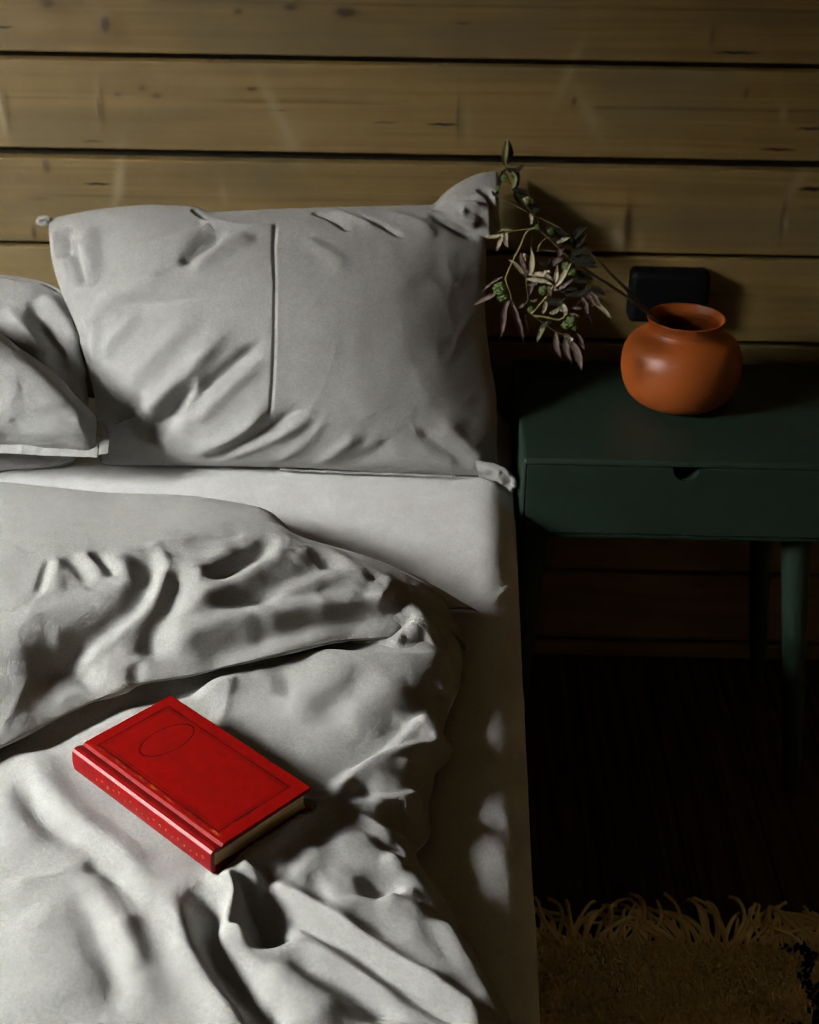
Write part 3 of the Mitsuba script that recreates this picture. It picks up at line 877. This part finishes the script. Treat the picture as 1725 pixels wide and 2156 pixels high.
# the corner of the cover folded over near the tip, and the stitched rim of the cover
def patch(rows, key, strokes=(), wr=.003, seed=3, n=70):
    R = catmull(np.array([[c for p in r for c in at_z(*p)] for r in rows]), n).reshape(n, -1, 3)
    k = R.shape[1]
    G = np.swapaxes(PchipInterpolator(np.arange(k), np.swapaxes(R, 0, 1), axis=0)(np.linspace(0, k - 1, 60)), 0, 1)
    c = Cloth(G, (0, 0, 1))
    for st in strokes:
        c.stroke(*st)
    c.wrinkle(wr, .04, seed)
    return add(key, c.mesh(), "mat_linen", smooth=True)


patch([[(735, 1345, .598), (745, 1352, .594), (760, 1362, .588), (775, 1375, .582)], [(775, 1322, .600), (795, 1333, .602), (815, 1352, .597), (835, 1380, .586)], [(812, 1285, .602), (835, 1305, .606), (860, 1338, .600), (880, 1384, .583)],
       [(848, 1258, .604), (875, 1292, .612), (890, 1330, .600), (925, 1386, .572)], [(880, 1268, .596), (905, 1305, .604), (915, 1338, .592), (955, 1390, .562)], [(897, 1288, .585), (918, 1318, .590), (935, 1345, .580), (972, 1385, .550)]], "duvet__folded_corner",
      [([(800, 1350), (850, 1300), (870, 1272)], -.006, .009), ([(815, 1355), (865, 1320), (885, 1300)], .004, .009), ([(840, 1335), (880, 1345), (910, 1340)], -.005, .010)])
rim = [(958, 1378), (972, 1392), (968, 1430), (952, 1478), (936, 1520), (930, 1545), (946, 1562), (952, 1580), (944, 1598), (928, 1610)]
add("duvet__piping", tube_mesh(arc([at_z(a, b, ZM + .012) for a, b in rim], .004)[0], .0018, 6), "mat_linen", smooth=True)
rim2 = [(898, 1690), (906, 1720), (902, 1765), (884, 1795), (862, 1815)]
add("duvet__piping", tube_mesh(arc([at_z(a, b, ZM + .012) for a, b in rim2], .004)[0], .0018, 6), "mat_linen", smooth=True)

# ------------------------------------------------------------------ red book
M4 = np.eye(4)
M4[:3, 0], M4[:3, 1], M4[:3, 2], M4[:3, 3] = bu, bv, [0, 0, 1], [bc[0], bc[1], ZBOOK]
if np.linalg.det(M4[:3, :3]) < 0:
    M4[:3, 0] *= -1      # x runs from tail to head then
SX = 1.0 if M4[:3, 0] @ bu > 0 else -1.0
HL, HW = float(BL) / 2, float(BW) / 2
BC, BUx, BVx = [float(t) for t in bc], [float(t) for t in bu], [float(t) for t in bv]


def book_uv(p):
    dx, dy = p.x - BC[0], p.y - BC[1]
    return dx * BUx[0] + dy * BUx[1], dx * BVx[0] + dy * BVx[1]


def rect_line(u, v, u0, u1, v0, v1, w):
    du = dr.maximum(u0 - u, u - u1)
    dv = dr.maximum(v0 - v, v - v1)
    return dr.exp(-dr.square(dr.maximum(du, dv) / w))


OVC, OVA, OVB = (-HL * 0.47, HW * 0.20), .017, .030


def red_col(p, n, uv):
    u, v = book_uv(p)
    g = fbm(u * 120, v * 120, 1, octaves=3)
    col = mix((0.175, 0.0012, 0.0008), (0.135, 0.001, 0.0006), g)
    fl = smoothstep(0.3, 0.7, fbm(u * 40, v * 40, 4))
    on_top = smoothstep(0.7, 0.9, n.z)
    line = rect_line(u, v, -HL + .013, HL - .015, -HW + .021, HW - .013, .0015)
    line = line + 0.5 * rect_line(u, v, -HL + .0165, HL - .0185, -HW + .0245, HW - .0165, .0008)
    col = mix(col, mi.Color3f(0.018, 0.001, 0.001), dr.clip(line, 0, 1) * 0.88 * on_top * (0.55 + 0.45 * fl))
    gold = rect_line(u, v, -HL * 9, HL * 9, -HW + .0195, HW * 9, .00045) + rect_line(u, v, -HL * 9, HL * 9, -HW + .0178, HW * 9, .0004)
    gold = gold * smoothstep(0.45, 0.75, fbm(u * 90, v * 300, 8)) * on_top * smoothstep(HL - .006, HL - .02, dr.abs(u))
    col = mix(col, mi.Color3f(0.55, 0.17, 0.04), dr.clip(gold, 0, 1) * 0.75)
    e = dr.sqrt(dr.square((u - OVC[0]) / OVA) + dr.square((v - OVC[1]) / OVB))
    oval = dr.exp(-dr.square((e - 1) / .035))
    col = mix(col, mi.Color3f(0.02, 0.001, 0.001), oval * 0.8 * on_top)
    inner = smoothstep(0.52, 0.62, fbm(u * 260, v * 160, 12)) * smoothstep(0.85, 0.5, dr.sqrt(dr.square((u - OVC[0]) / (OVA * 0.5)) + dr.square((v - OVC[1]) / (OVB * 0.85))))
    col = mix(col, mi.Color3f(0.18, 0.004, 0.003), inner * 0.5 * on_top)
    return col


def red_bump(p, n, uv):
    u, v = book_uv(p)
    h = (fbm(u * 700, v * 700, p.z * 700, octaves=2) - 0.5) * 0.00018
    e = dr.sqrt(dr.square((u - OVC[0]) / OVA) + dr.square((v - OVC[1]) / OVB))
    h = h - 0.0003 * dr.exp(-dr.square((e - 1) / .05))
    h = h - 0.0003 * dr.clip(rect_line(u, v, -HL + .013, HL - .015, -HW + .021, HW - .013, .0013), 0, 1)
    return h


scene["mat_book"] = two({"type": "bumpmap", "arbitrary": proc(red_bump, 4e-4), "scale": 1.0, "bsdf": {"type": "principled", "base_color": proc(red_col), "roughness": 0.36, "specular": 0.20}})


def page_col(p, n, uv):
    v = fbm(p.x * 8, p.y * 8, p.z * 1800, octaves=2)
    return mi.Color3f(0.60, 0.50, 0.31) * (0.72 + 0.5 * v)


material("mat_pages", proc(page_col), 0.9, 0.1)
material("mat_gilt", rgb(0.62, 0.26, 0.08), 0.35, 0.5, metallic=0.7)
tag("book", "closed red hardback book with an oval stamped on its cover, lying on the duvet", "book")


def book_part(key, mesh, mat, smooth=30):
    m = mesh.copy()
    m.apply_transform(M4)
    add(key, m, mat, smooth=smooth)


# the case in profile (v across, z up): boards, hinge grooves and a rounded spine, extruded along the spine
ct = .0030
prof_out = [(HW, BT), (-HW + .017, BT), (-HW + .0145, BT - .0004), (-HW + .0115, BT - .0022), (-HW + .0085, BT - .0008), (-HW + .005, BT + .0002), (-HW + .002, BT - .0006)]
prof_out += [(-HW - .0015 * math.cos(a) + .0005, BT / 2 + (BT / 2 - .0022) * math.sin(a)) for a in np.linspace(1.25, -1.25, 13)]
prof_out += [(-HW + .002, .0006), (-HW + .005, 0), (-HW + .0085, .0008), (-HW + .0115, .0022), (-HW + .0145, .0004), (-HW + .017, 0), (HW, 0)]
prof_in = [(HW, ct), (-HW + .0125, ct + .0012), (-HW + .004, ct + .001), (-HW + .0025, BT / 2), (-HW + .004, BT - ct - .001), (-HW + .0125, BT - ct - .0012), (HW, BT - ct)]
from shapely.geometry import Polygon
poly = Polygon(prof_out + prof_in).buffer(0.0004, 6).buffer(0)
case = trimesh.creation.extrude_polygon(poly, BL, engine="earcut")
# extrusion runs along local z: (v, z, l) -> (l, v, z)
R3 = np.eye(4)
R3[:3, :3] = [[0, 0, 1], [1, 0, 0], [0, 1, 0]]
R3[0, 3] = -BL / 2
case.apply_transform(R3)
if case.volume < 0:
    case.invert()
book_part("book__cover", case, "mat_book", 35)
pg = Polygon([(-HW + .006, ct), (HW - .0035, ct), (HW - .0055, BT * .33), (HW - .0060, BT / 2), (HW - .0055, BT * .67), (HW - .0035, BT - ct), (-HW + .006, BT - ct), (-HW + .0035, BT * .7), (-HW + .0030, BT / 2), (-HW + .0035, BT * .3)])
blk = trimesh.creation.extrude_polygon(pg, BL - .007, engine="earcut")
R4 = R3.copy()
R4[0, 3] = -(BL - .007) / 2
blk.apply_transform(R4)
book_part("book__pages", blk, "mat_pages", 30)
# worn gilt marks along the spine
for k, t in enumerate(np.linspace(-.62, .90, 19)):
    hgt, wd = rng.uniform(.0016, .0034), rng.uniform(.0007, .0013)
    if rng.random() < .35:
        m = trimesh.creation.torus(hgt * .5, .0002, major_sections=12, minor_sections=5)
        m.apply_transform(trimesh.transformations.rotation_matrix(math.pi / 2, [0, 1, 0]))
        m.apply_transform(trimesh.transformations.rotation_matrix(math.pi / 2, [0, 0, 1]))
    else:
        m = trimesh.util.concatenate([box(-.0002, .0002, -.0002, .0002, -hgt / 2, hgt / 2), box(-wd, wd, -.0002, .0002, hgt * .3, hgt * .3 + .0004)])
    a = rng.uniform(-.18, .30)
    m.apply_translation((SX * t * HL, -HW - .0015 * math.cos(a) + .0001, BT / 2 + (BT / 2 - .0022) * math.sin(a)))
    book_part("book__spine_mark", m, "mat_gilt", False)

# ------------------------------------------------------------------ bedside table
ZT = Z_JOINT0 - 3.19 * PLANK
NY = -0.372
nl = at_y(1087, 1000, NY)[0]
nx0 = max(nl, bed_edge(-.3) + .004)
notch_x = at_y(1447, 985, NY)[0]
nx1 = 2 * notch_x - nx0 + .060
zb_ = at_y(1300, 1137, NY)[2]
import manifold3d as m3
body = rbox(nx0, nx1, NY, -0.012, zb_, ZT, .007, 20)
dl, dtop, dbot = at_y(1107, 990, NY)[0], at_y(1107, 976, NY)[2], at_y(1300, 1128, NY)[2]
drx = nx1 - (dl - nx0)
body = body - m3.Manifold.cube((drx - dl, .30, dtop - dbot)).translate((dl, NY - .01, dbot))
tag("bedside_table", "dark green bedside table with one drawer and splayed legs beside the bed", "bedside table")
add("bedside_table__body", tm(body), "mat_green", smooth=35)
g = .0022
drw = rbox(dl + g, drx - g, NY + .001, NY + .02, dbot + g, dtop - g, .0015, 10)
notch = m3.Manifold.cylinder(.06, .0185, .0185, 48).rotate((90, 0, 0)).translate((notch_x, NY + .03, dtop - .004))
drw = drw - notch
add("bedside_table__drawer", tm(drw), "mat_green", smooth=35)
for sx, x0 in ((-.020, nx0 + .027), (.053, nx1 - .112)):
    for y0, sy in ((NY + .045, -1), (-.075, 1)):
        P = [(x0 + sx * t, y0 + sy * (.012 if sy > 0 else .03) * t, zb_ + .004 - (zb_ + .004) * t) for t in np.linspace(0, 1, 12)]
        add("bedside_table__leg", tube_mesh(P, np.linspace(.022, .013, 12), 20), "mat_green", smooth=40)

# wall box behind the vase
q0, q1 = at_y(1330, 570, -.03), at_y(1486, 673, -.03)
add("wall_socket_box", tm(rbox(q0[0], q1[0], -.042, .001, q1[2] - .004, q0[2], .010, 24)), "mat_black", label="black rounded box fixed to the board wall behind the orange vase", cat="wall box")

# ------------------------------------------------------------------ vase
VY = -0.163
vx = at_y(1431, 800, VY)[0]
prof = [(0, 0), (.046, 0), (.056, .002), (.068, .0075), (.079, .019), (.0862, .035), (.0895, .054), (.0893, .071), (.0855, .087), (.0770, .0995), (.065, .1075), (.0575, .1135), (.0548, .1190), (.0546, .1245), (.0560, .1300), (.0574, .1338), (.0570, .1352), (.0558, .1353),
        (.0545, .1335), (.0530, .1290), (.0516, .1230), (.0522, .1175), (.060, .108), (.072, .097), (.081, .084), (.0855, .070), (.0863, .054), (.083, .038), (.075, .024), (.060, .010), (.03, .006), (0, .006)]
prof = catmull(np.array(prof), 160)
prof[0, 0] = prof[-1, 0] = 0
vm = lathe(prof, 96)
vm.apply_translation((vx, VY, ZT + .0003))
add("vase", vm, "mat_vase", smooth=40, label="round glazed orange ceramic vase on the bedside table holding a leafy sprig", cat="vase")

# ------------------------------------------------------------------ leafy sprigs
material("mat_leaf_green", rgb(0.16,0.165,0.085), 0.7, 0.3)
material("mat_leaf_pale", rgb(0.32,0.285,0.19), 0.7, 0.3)
material("mat_leaf_plum", rgb(0.125,0.088,0.076), 0.7, 0.3)
material("mat_leaf_dark", rgb(0.020,0.020,0.013), 0.85, 0.08)
material("mat_stem", rgb(0.07,0.05,0.025), 0.7, 0.3)
material("mat_stem_green", rgb(0.26,0.24,0.08), 0.6, 0.3)
material("mat_bud", proc(lambda p, n, uv: mix((0.035, 0.060, 0.016), (0.115, 0.16, 0.052), fbm(p.x * 500, p.y * 500, p.z * 500))), 0.7, 0.3)
tag("sprig", "upper drooping sprig with narrow leaves reaching over the pillow corner from the vase", "plant")
tag("sprig_001", "lower sprig with green bud clusters and plum leaves hanging beside the pillow", "plant")


def wp(p):
    return at_y(p[0], p[1], p[2])


def stem(root, pts, r0_, r1_, mat="mat_stem"):
    P = arc([wp(p) for p in pts], .006)[0]
    add(root + "__stem", tube_mesh(P, np.linspace(r0_, r1_, len(P)), 7), mat, smooth=True)


def leaf(root, pts, width, mat, y=-.22, bend=.006, twist=0.0):
    """pts: base ... tip in the picture's frame at about distance y; the blade is folded along its midrib."""
    P = [at_y(p[0], p[1], (p[2] if len(p) > 2 else y)) for p in pts]
    if len(P) == 2:
        side_ = np.array([rng.uniform(-1, 1), rng.uniform(-1, 0), rng.uniform(-.5, 1)])
        P = [P[0], (P[0] + P[1]) / 2 + side_ * bend, P[1]]
    C, t = arc(P, .002)
    n = 14
    C = np.stack([np.interp(np.linspace(0, 1, n), t, C[:, k]) for k in range(3)], -1)
    tan = np.gradient(C, axis=0)
    tan /= np.linalg.norm(tan, axis=1, keepdims=True)
    view = np.array([rng.uniform(-.5, .2), -1.0, rng.uniform(.1, .9)])
    side = np.cross(tan, view)
    side /= np.linalg.norm(side, axis=1, keepdims=True)
    nrm = np.cross(side, tan)
    s_ = np.linspace(0, 1, n)
    w = width * np.sin(np.pi * np.clip(s_ * .93 + .04, 0, 1) ** .8) ** .9
    w[-1] = width * .02
    rows = []
    for c in (-1, -.5, 0, .5, 1):
        rows.append(C + side * (w * c)[:, None] + nrm * (np.abs(c) * w * .45 + .0006 * np.sin(s_ * 21 + c * 2))[:, None])
    G = np.stack(rows, 1)
    nn_ = grid_normals(G)
    A, B = G + nn_ * .0003, G - nn_ * .0003
    f = grid_faces(n, 5)
    add(root + "__leaf", (np.vstack([A.reshape(-1, 3), B.reshape(-1, 3)]), np.vstack([f, f[:, ::-1] + n * 5])), mat, smooth=True)


def bud(root, px, py, y, rpx):
    c = at_y(px, py, y)
    r = rpx / F * project(c)[2]
    ms = []
    k = 34
    for i in range(k):
        zz = 1 - 2 * (i + .5) / k
        a = i * 2.39996
        d = np.array([math.cos(a) * math.sqrt(1 - zz * zz), math.sin(a) * math.sqrt(1 - zz * zz), zz])
        m = trimesh.creation.icosphere(1, r * rng.uniform(.24, .34))
        m.apply_translation(c + d * r * rng.uniform(.66, .84))
        ms.append(m)
    m = trimesh.creation.icosphere(2, r * .75)
    m.apply_translation(c)
    ms.append(m)
    add(root + "__bud", trimesh.util.concatenate(ms), "mat_bud", smooth=True)


A1, A2 = "sprig", "sprig_001"
vin = (1440, 735, VY + .02)
stem(A1, [vin, (1395, 682, VY - .01), (1343, 632, -.20), (1290, 580, -.21), (1240, 530, -.215), (1200, 497, -.215), (1165, 472, -.21), (1129, 456, -.205), (1089, 434, -.20), (1046, 412, -.19)], .0030, .0010)
stem(A2, [(1436, 740, VY + .01), (1385, 676, VY - .03), (1310, 618, -.215), (1265, 588, -.225), (1235, 568, -.23), (1195, 540, -.235), (1160, 505, -.235), (1135, 483, -.235)], .0028, .0013)
stem(A1, [(1129, 456, -.205), (1110, 436, -.205), (1092, 405, -.20), (1075, 385, -.195), (1064, 362, -.19), (1066, 350, -.19)], .0012, .0009)
# top of the upper sprig
leaf(A1, [(1063, 348), (1062, 330), (1069, 289)], .0042, "mat_leaf_green", y=-.19)
leaf(A1, [(1068, 345), (1076, 325), (1071, 295)], .0034, "mat_leaf_dark", y=-.185)
leaf(A1, [(1068, 354), (1084, 360), (1104, 346)], .0040, "mat_leaf_dark", y=-.195)
leaf(A1, [(1072, 356), (1090, 370), (1090, 396)], .0036, "mat_leaf_dark", y=-.195)
leaf(A1, [(1066, 356), (1056, 372), (1050, 400)], .0028, "mat_leaf_dark", y=-.195)
leaf(A1, [(1078, 362), (1084, 380), (1076, 402)], .0034, "mat_leaf_green", y=-.20)
bud(A1, 1063, 375, -.20, 8)
bud(A1, 1048, 396, -.20, 6)
leaf(A1, [(1050, 400), (1044, 410), (1036, 402)], .0026, "mat_leaf_dark", y=-.20)
leaf(A1, [(1078, 398), (1092, 402), (1108, 412)], .0036, "mat_leaf_dark", y=-.20)
leaf(A1, [(1084, 402), (1090, 418), (1098, 432)], .0040, "mat_leaf_dark", y=-.205)
leaf(A1, [(1092, 398), (1104, 406), (1116, 418)], .0034, "mat_leaf_dark", y=-.20)
leaf(A1, [(1104, 432), (1120, 446), (1141, 433)], .0036, "mat_leaf_dark", y=-.205)
leaf(A1, [(1104, 424), (1120, 426), (1134, 444)], .0034, "mat_leaf_dark", y=-.205)
leaf(A1, [(1102, 420), (1112, 420), (1124, 428)], .0040, "mat_leaf_pale", y=-.21)
bud(A1, 1112, 424, -.212, 7)
leaf(A1, [(1116, 450), (1120, 462), (1118, 474)], .0024, "mat_leaf_pale", y=-.21)
leaf(A1, [(1122, 462), (1130, 464), (1132, 474)], .0030, "mat_leaf_dark", y=-.21)
bud(A1, 1160, 487, -.22, 8)
for p in ([(1150, 480), (1168, 486), (1182, 500)], [(1170, 490), (1188, 492), (1203, 500)], [(1165, 500), (1180, 512), (1200, 505)]):
    leaf(A1, p, .0040, "mat_leaf_dark", y=-.22)
leaf(A1, [(1172, 512), (1188, 505), (1200, 500)], .0030, "mat_leaf_pale", y=-.225)
for p in ([(1198, 515), (1212, 495), (1238, 478)], [(1206, 522), (1222, 508), (1236, 492)], [(1212, 528), (1228, 522), (1246, 536)]):
    leaf(A1, p, .0052, "mat_leaf_dark", y=-.215)
# left twig of oval leaves
stem(A2, [(1131, 480, -.235), (1112, 482, -.24), (1090, 485, -.245), (1066, 490, -.25), (1052, 495, -.25)], .0009, .0006, "mat_stem_green")
for p, w_ in (([(1054, 495), (1035, 499), (1014, 497)], .0026), ([(1061, 494), (1053, 510), (1047, 528)], .0030), ([(1068, 490), (1064, 506), (1071, 521)], .0034), ([(1080, 486), (1064, 484), (1047, 488)], .0018)):
    leaf(A2, p, w_, "mat_leaf_pale" if w_ > .002 else "mat_leaf_green", y=-.25)
bud(A2, 1131, 479, -.24, 6)
# branch to the left bud
stem(A2, [(1125, 480, -.235), (1110, 488, -.24), (1097, 516, -.25), (1080, 550, -.26), (1064, 588, -.27)], .0014, .0012, "mat_stem_green")
stem(A2, [(1064, 588, -.27), (1070, 606, -.272), (1076, 620, -.272), (1077, 632, -.27)], .0013, .0009, "mat_stem_green")
bud(A2, 1053, 608, -.268, 15)
bud(A2, 1058, 624, -.268, 12)
leaf(A2, [(1060, 582), (1036, 596), (1014, 616)], .0018, "mat_leaf_plum", y=-.265)
leaf(A2, [(1046, 618), (1024, 628), (999, 642)], .0034, "mat_leaf_plum", y=-.275)
leaf(A2, [(1075, 630), (1061, 655), (1058, 690), (1054, 712)], .0044, "mat_leaf_plum", y=-.27)
leaf(A2, [(1077, 632), (1088, 670), (1098, 702), (1104, 728)], .0040, "mat_leaf_plum", y=-.27)
# middle cluster
stem(A2, [(1119, 490, -.235), (1120, 515, -.24), (1118, 545, -.25), (1108, 585, -.265), (1112, 630, -.27), (1094, 648, -.27)], .0010, .0009)
for p, w_, mt in (([(1105, 582), (1090, 562), (1070, 545)], .0028, "pale"), ([(1110, 575), (1101, 555), (1096, 532)], .0030, "plum"), ([(1116, 578), (1122, 555), (1119, 524)], .0036, "pale"), ([(1112, 578), (1140, 578), (1166, 592)], .0038, "pale"),
                  ([(1110, 588), (1138, 590), (1164, 600)], .0034, "pale"), ([(1112, 600), (1124, 598), (1134, 585)], .0026, "plum"), ([(1114, 622), (1120, 605), (1128, 592)], .0022, "plum"), ([(1105, 640), (1098, 645), (1092, 650)], .0024, "pale"),
                  ([(1114, 632), (1122, 634), (1132, 631)], .0018, "green"), ([(1143, 578), (1152, 572), (1162, 574)], .0022, "pale"), ([(1108, 550), (1102, 535), (1112, 540)], .0018, "pale")):
    leaf(A2, p, w_, "mat_leaf_" + mt, y=-.268)
bud(A2, 1144, 612, -.27, 10)
stem(A2, [(1166, 600, -.265), (1158, 615, -.27), (1140, 638, -.275), (1119, 662, -.28)], .0011, .0012, "mat_stem_green")
for p, w_, mt in (([(1170, 594), (1172, 576), (1174, 560)], .0030, "pale"), ([(1168, 606), (1186, 580), (1203, 553)], .0036, "pale"), ([(1166, 612), (1186, 602), (1208, 588)], .0030, "plum"), ([(1155, 600), (1158, 612), (1161, 625)], .0026, "plum"),
                  ([(1150, 634), (1148, 645), (1142, 662)], .0032, "pale"), ([(1168, 600), (1190, 610), (1215, 606)], .0040, "dark"), ([(1150, 628), (1170, 636), (1190, 628)], .0050, "dark"), ([(1180, 612), (1215, 620), (1250, 600)], .0040, "dark")):
    leaf(A2, p, w_, "mat_leaf_" + mt, y=-.275)
bud(A2, 1193, 562, -.25, 10)
bud(A2, 1206, 573, -.25, 9)
stem(A2, [(1205, 548, -.235), (1180, 530, -.24), (1150, 528, -.245), (1134, 524, -.245)], .0010, .0008, "mat_leaf_plum")
stem(A2, [(1150, 502, -.24), (1136, 516, -.245), (1132, 530, -.25)], .0010, .0008, "mat_stem_green")
for p, w_, mt in (([(1175, 540), (1180, 530), (1188, 524)], .0036, "plum"), ([(1185, 548), (1170, 552), (1164, 562)], .0040, "plum"), ([(1210, 540), (1232, 545), (1256, 555)], .0052, "dark"), ([(1205, 552), (1230, 556), (1258, 563)], .0050, "dark"),
                  ([(1200, 545), (1215, 530), (1240, 535)], .0050, "dark"), ([(1212, 570), (1235, 580), (1250, 590)], .0042, "dark"), ([(1200, 580), (1225, 592), (1242, 590)], .0040, "dark"), ([(1185, 585), (1205, 610), (1232, 618)], .0046, "dark"), ([(1160, 545), (1145, 555), (1130, 552)], .0030, "dark")):
    leaf(A2, p, w_, "mat_leaf_" + mt, y=-.245)
# lower right cluster
stem(A2, [(1240, 572, -.23), (1236, 600, -.24), (1225, 630, -.25), (1205, 650, -.265), (1192, 660, -.27)], .0010, .0008)
stem(A2, [(1119, 662, -.28), (1128, 668, -.28), (1150, 684, -.28), (1170, 698, -.28), (1190, 704, -.28)], .0010, .0008)
stem(A2, [(1125, 665, -.28), (1150, 668, -.28), (1178, 674, -.28), (1192, 660, -.278)], .0015, .0010, "mat_stem_green")
bud(A2, 1204, 676, -.28, 12)
bud(A2, 1192, 685, -.282, 9)
bud(A2, 1210, 688, -.28, 8)
bud(A2, 1118, 652, -.275, 7)
for p, w_, mt in (([(1176, 636), (1186, 648), (1194, 664)], .0052, "pale"), ([(1152, 676), (1140, 695), (1130, 723)], .0036, "green"), ([(1158, 660), (1172, 655), (1180, 645)], .0034, "green"), ([(1172, 700), (1172, 725), (1182, 754)], .0042, "plum"),
                  ([(1192, 704), (1192, 735), (1205, 767)], .0046, "plum"), ([(1200, 718), (1215, 740), (1224, 780)], .0056, "plum"), ([(1188, 704), (1198, 712), (1206, 716)], .0040, "pale"), ([(1216, 704), (1222, 715), (1230, 738)], .0034, "plum"),
                  ([(1194, 722), (1200, 716), (1208, 712)], .0030, "pale"), ([(1106, 660), (1108, 680), (1114, 700)], .0018, "dark"), ([(1252, 640), (1268, 650), (1288, 671)], .0034, "pale"), ([(1230, 618), (1245, 632), (1250, 648)], .0040, "plum"),
                  ([(1238, 612), (1255, 630), (1262, 655)], .0034, "plum"), ([(1205, 648), (1220, 650), (1228, 648)], .0022, "plum"), ([(1200, 660), (1212, 664), (1220, 668)], .0022, "plum"), ([(1232, 650), (1240, 668), (1248, 690)], .0022, "dark"),
                  ([(1245, 605), (1262, 612), (1274, 622)], .0040, "dark"), ([(1225, 625), (1235, 645), (1236, 670)], .0032, "plum"), ([(1140, 690), (1150, 680), (1164, 678)], .0044, "dark")):
    leaf(A2, p, w_, "mat_leaf_" + mt, y=-.275)

# ------------------------------------------------------------------ rug
RY = float(at_z(1400, 1972, .02)[1])
rx0, rx1 = 0.04, 0.98
material("mat_rug", proc(lambda p, n, uv: mix((0.85, 0.72, 0.46), (0.58, 0.47, 0.27), fbm(p.x * 70, p.y * 70, 2))), 0.95, 0.1)
material("mat_rug_dark", rgb(0.010, 0.011, 0.016), 0.95, 0.1)
material("mat_fringe", rgb(0.75, 0.62, 0.36), 0.9, 0.1)
tag("rug", "shaggy cream rug with a knotted fringe on the dark floor below the bedside table", "rug")
add("rug__backing", tm(rbox(rx0, rx1, RY - 1.0, RY, 0.0005, .012, .004, 8)), "mat_rug")


def tufts(cx, cy, hgt):
    """Small leaning cones, one mesh."""
    n = len(cx)
    az, tl = rng.uniform(0, 2 * np.pi, n), rng.uniform(.1, .9, n)
    c0 = np.column_stack([cx, cy, np.full(n, .011)])
    top = c0 + np.column_stack([np.cos(az) * tl * hgt, np.sin(az) * tl * hgt, hgt * rng.uniform(.6, 1.1, n)])
    r = rng.uniform(.0022, .0036, n)
    V, Fs = [], []
    g = np.arange(4) * np.pi / 2
    ring = np.stack([np.cos(g), np.sin(g), g * 0], -1)
    V = np.concatenate([(c0[:, None] + ring[None] * r[:, None, None]), (c0 * .35 + top * .65)[:, None] + ring[None] * (r * 1.05)[:, None, None], top[:, None]], 1)
    f = []
    for j in range(4):
        k2 = (j + 1) % 4
        f += [[j, k2, 4 + k2], [j, 4 + k2, 4 + j], [4 + j, 4 + k2, 8]]
    Fs = (np.array(f)[None] + (np.arange(n) * 9)[:, None, None]).reshape(-1, 3)
    return (V.reshape(-1, 3), Fs)


sp = .0062
gx, gy = np.meshgrid(np.arange(rx0 + .004, .78, sp), np.arange(RY - .62, RY - .004, sp))
gx, gy = (a.ravel() + rng.uniform(-.4, .4, a.size) * sp for a in (gx, gy))
lx = at_z(1703, 2050, .02)[0]
zig = lx + .006 * np.sin((RY - gy) * 70) + .010 * np.abs(((RY - gy) / .17 + .85) % 1 - .5) * 2 - .005
dark = (np.abs(gx - zig) < .009) | ((np.abs(gx - zig + .028) < .012) & (np.abs(RY - gy - .150) < .008)) | ((np.abs(gx - lx + .008) < .018) & (np.abs(RY - gy - .010) < .007))
add("rug__pile", tufts(gx[~dark], gy[~dark], .012), "mat_rug", smooth=False, kind="stuff", label="cream tufted pile")
add("rug__dark_line", tufts(gx[dark], gy[dark], .012), "mat_rug_dark", smooth=False, kind="stuff", label="black zigzag line woven into the pile")
k = 0
xx = rx0 + .01
while xx < .80:
    for rep in range(3):
        L = rng.uniform(.05, .10)
        lean = .55 * math.sin(xx * 31) + rng.normal(0, .35)
        end = np.array([xx + lean * L, RY + L * max(.35, 1 - abs(lean) * .5), .006 + rng.uniform(0, .006)])
        st_ = np.array([xx + rng.uniform(-.003, .003), RY - .004, .012])
        mid = (st_ + end) / 2 + [rng.normal(0, .008), rng.normal(0, .004), .010 + rng.uniform(0, .008)]
        P = arc([st_, mid, end], .006)[0]
        P[:, 2] = np.maximum(P[:, 2], .0035)
        add("rug__fringe_strand", tube_mesh(P, rng.uniform(.0026, .0036) * np.linspace(1, .85, len(P)), 6), "mat_fringe", smooth=True)
    xx += rng.uniform(.009, .014)
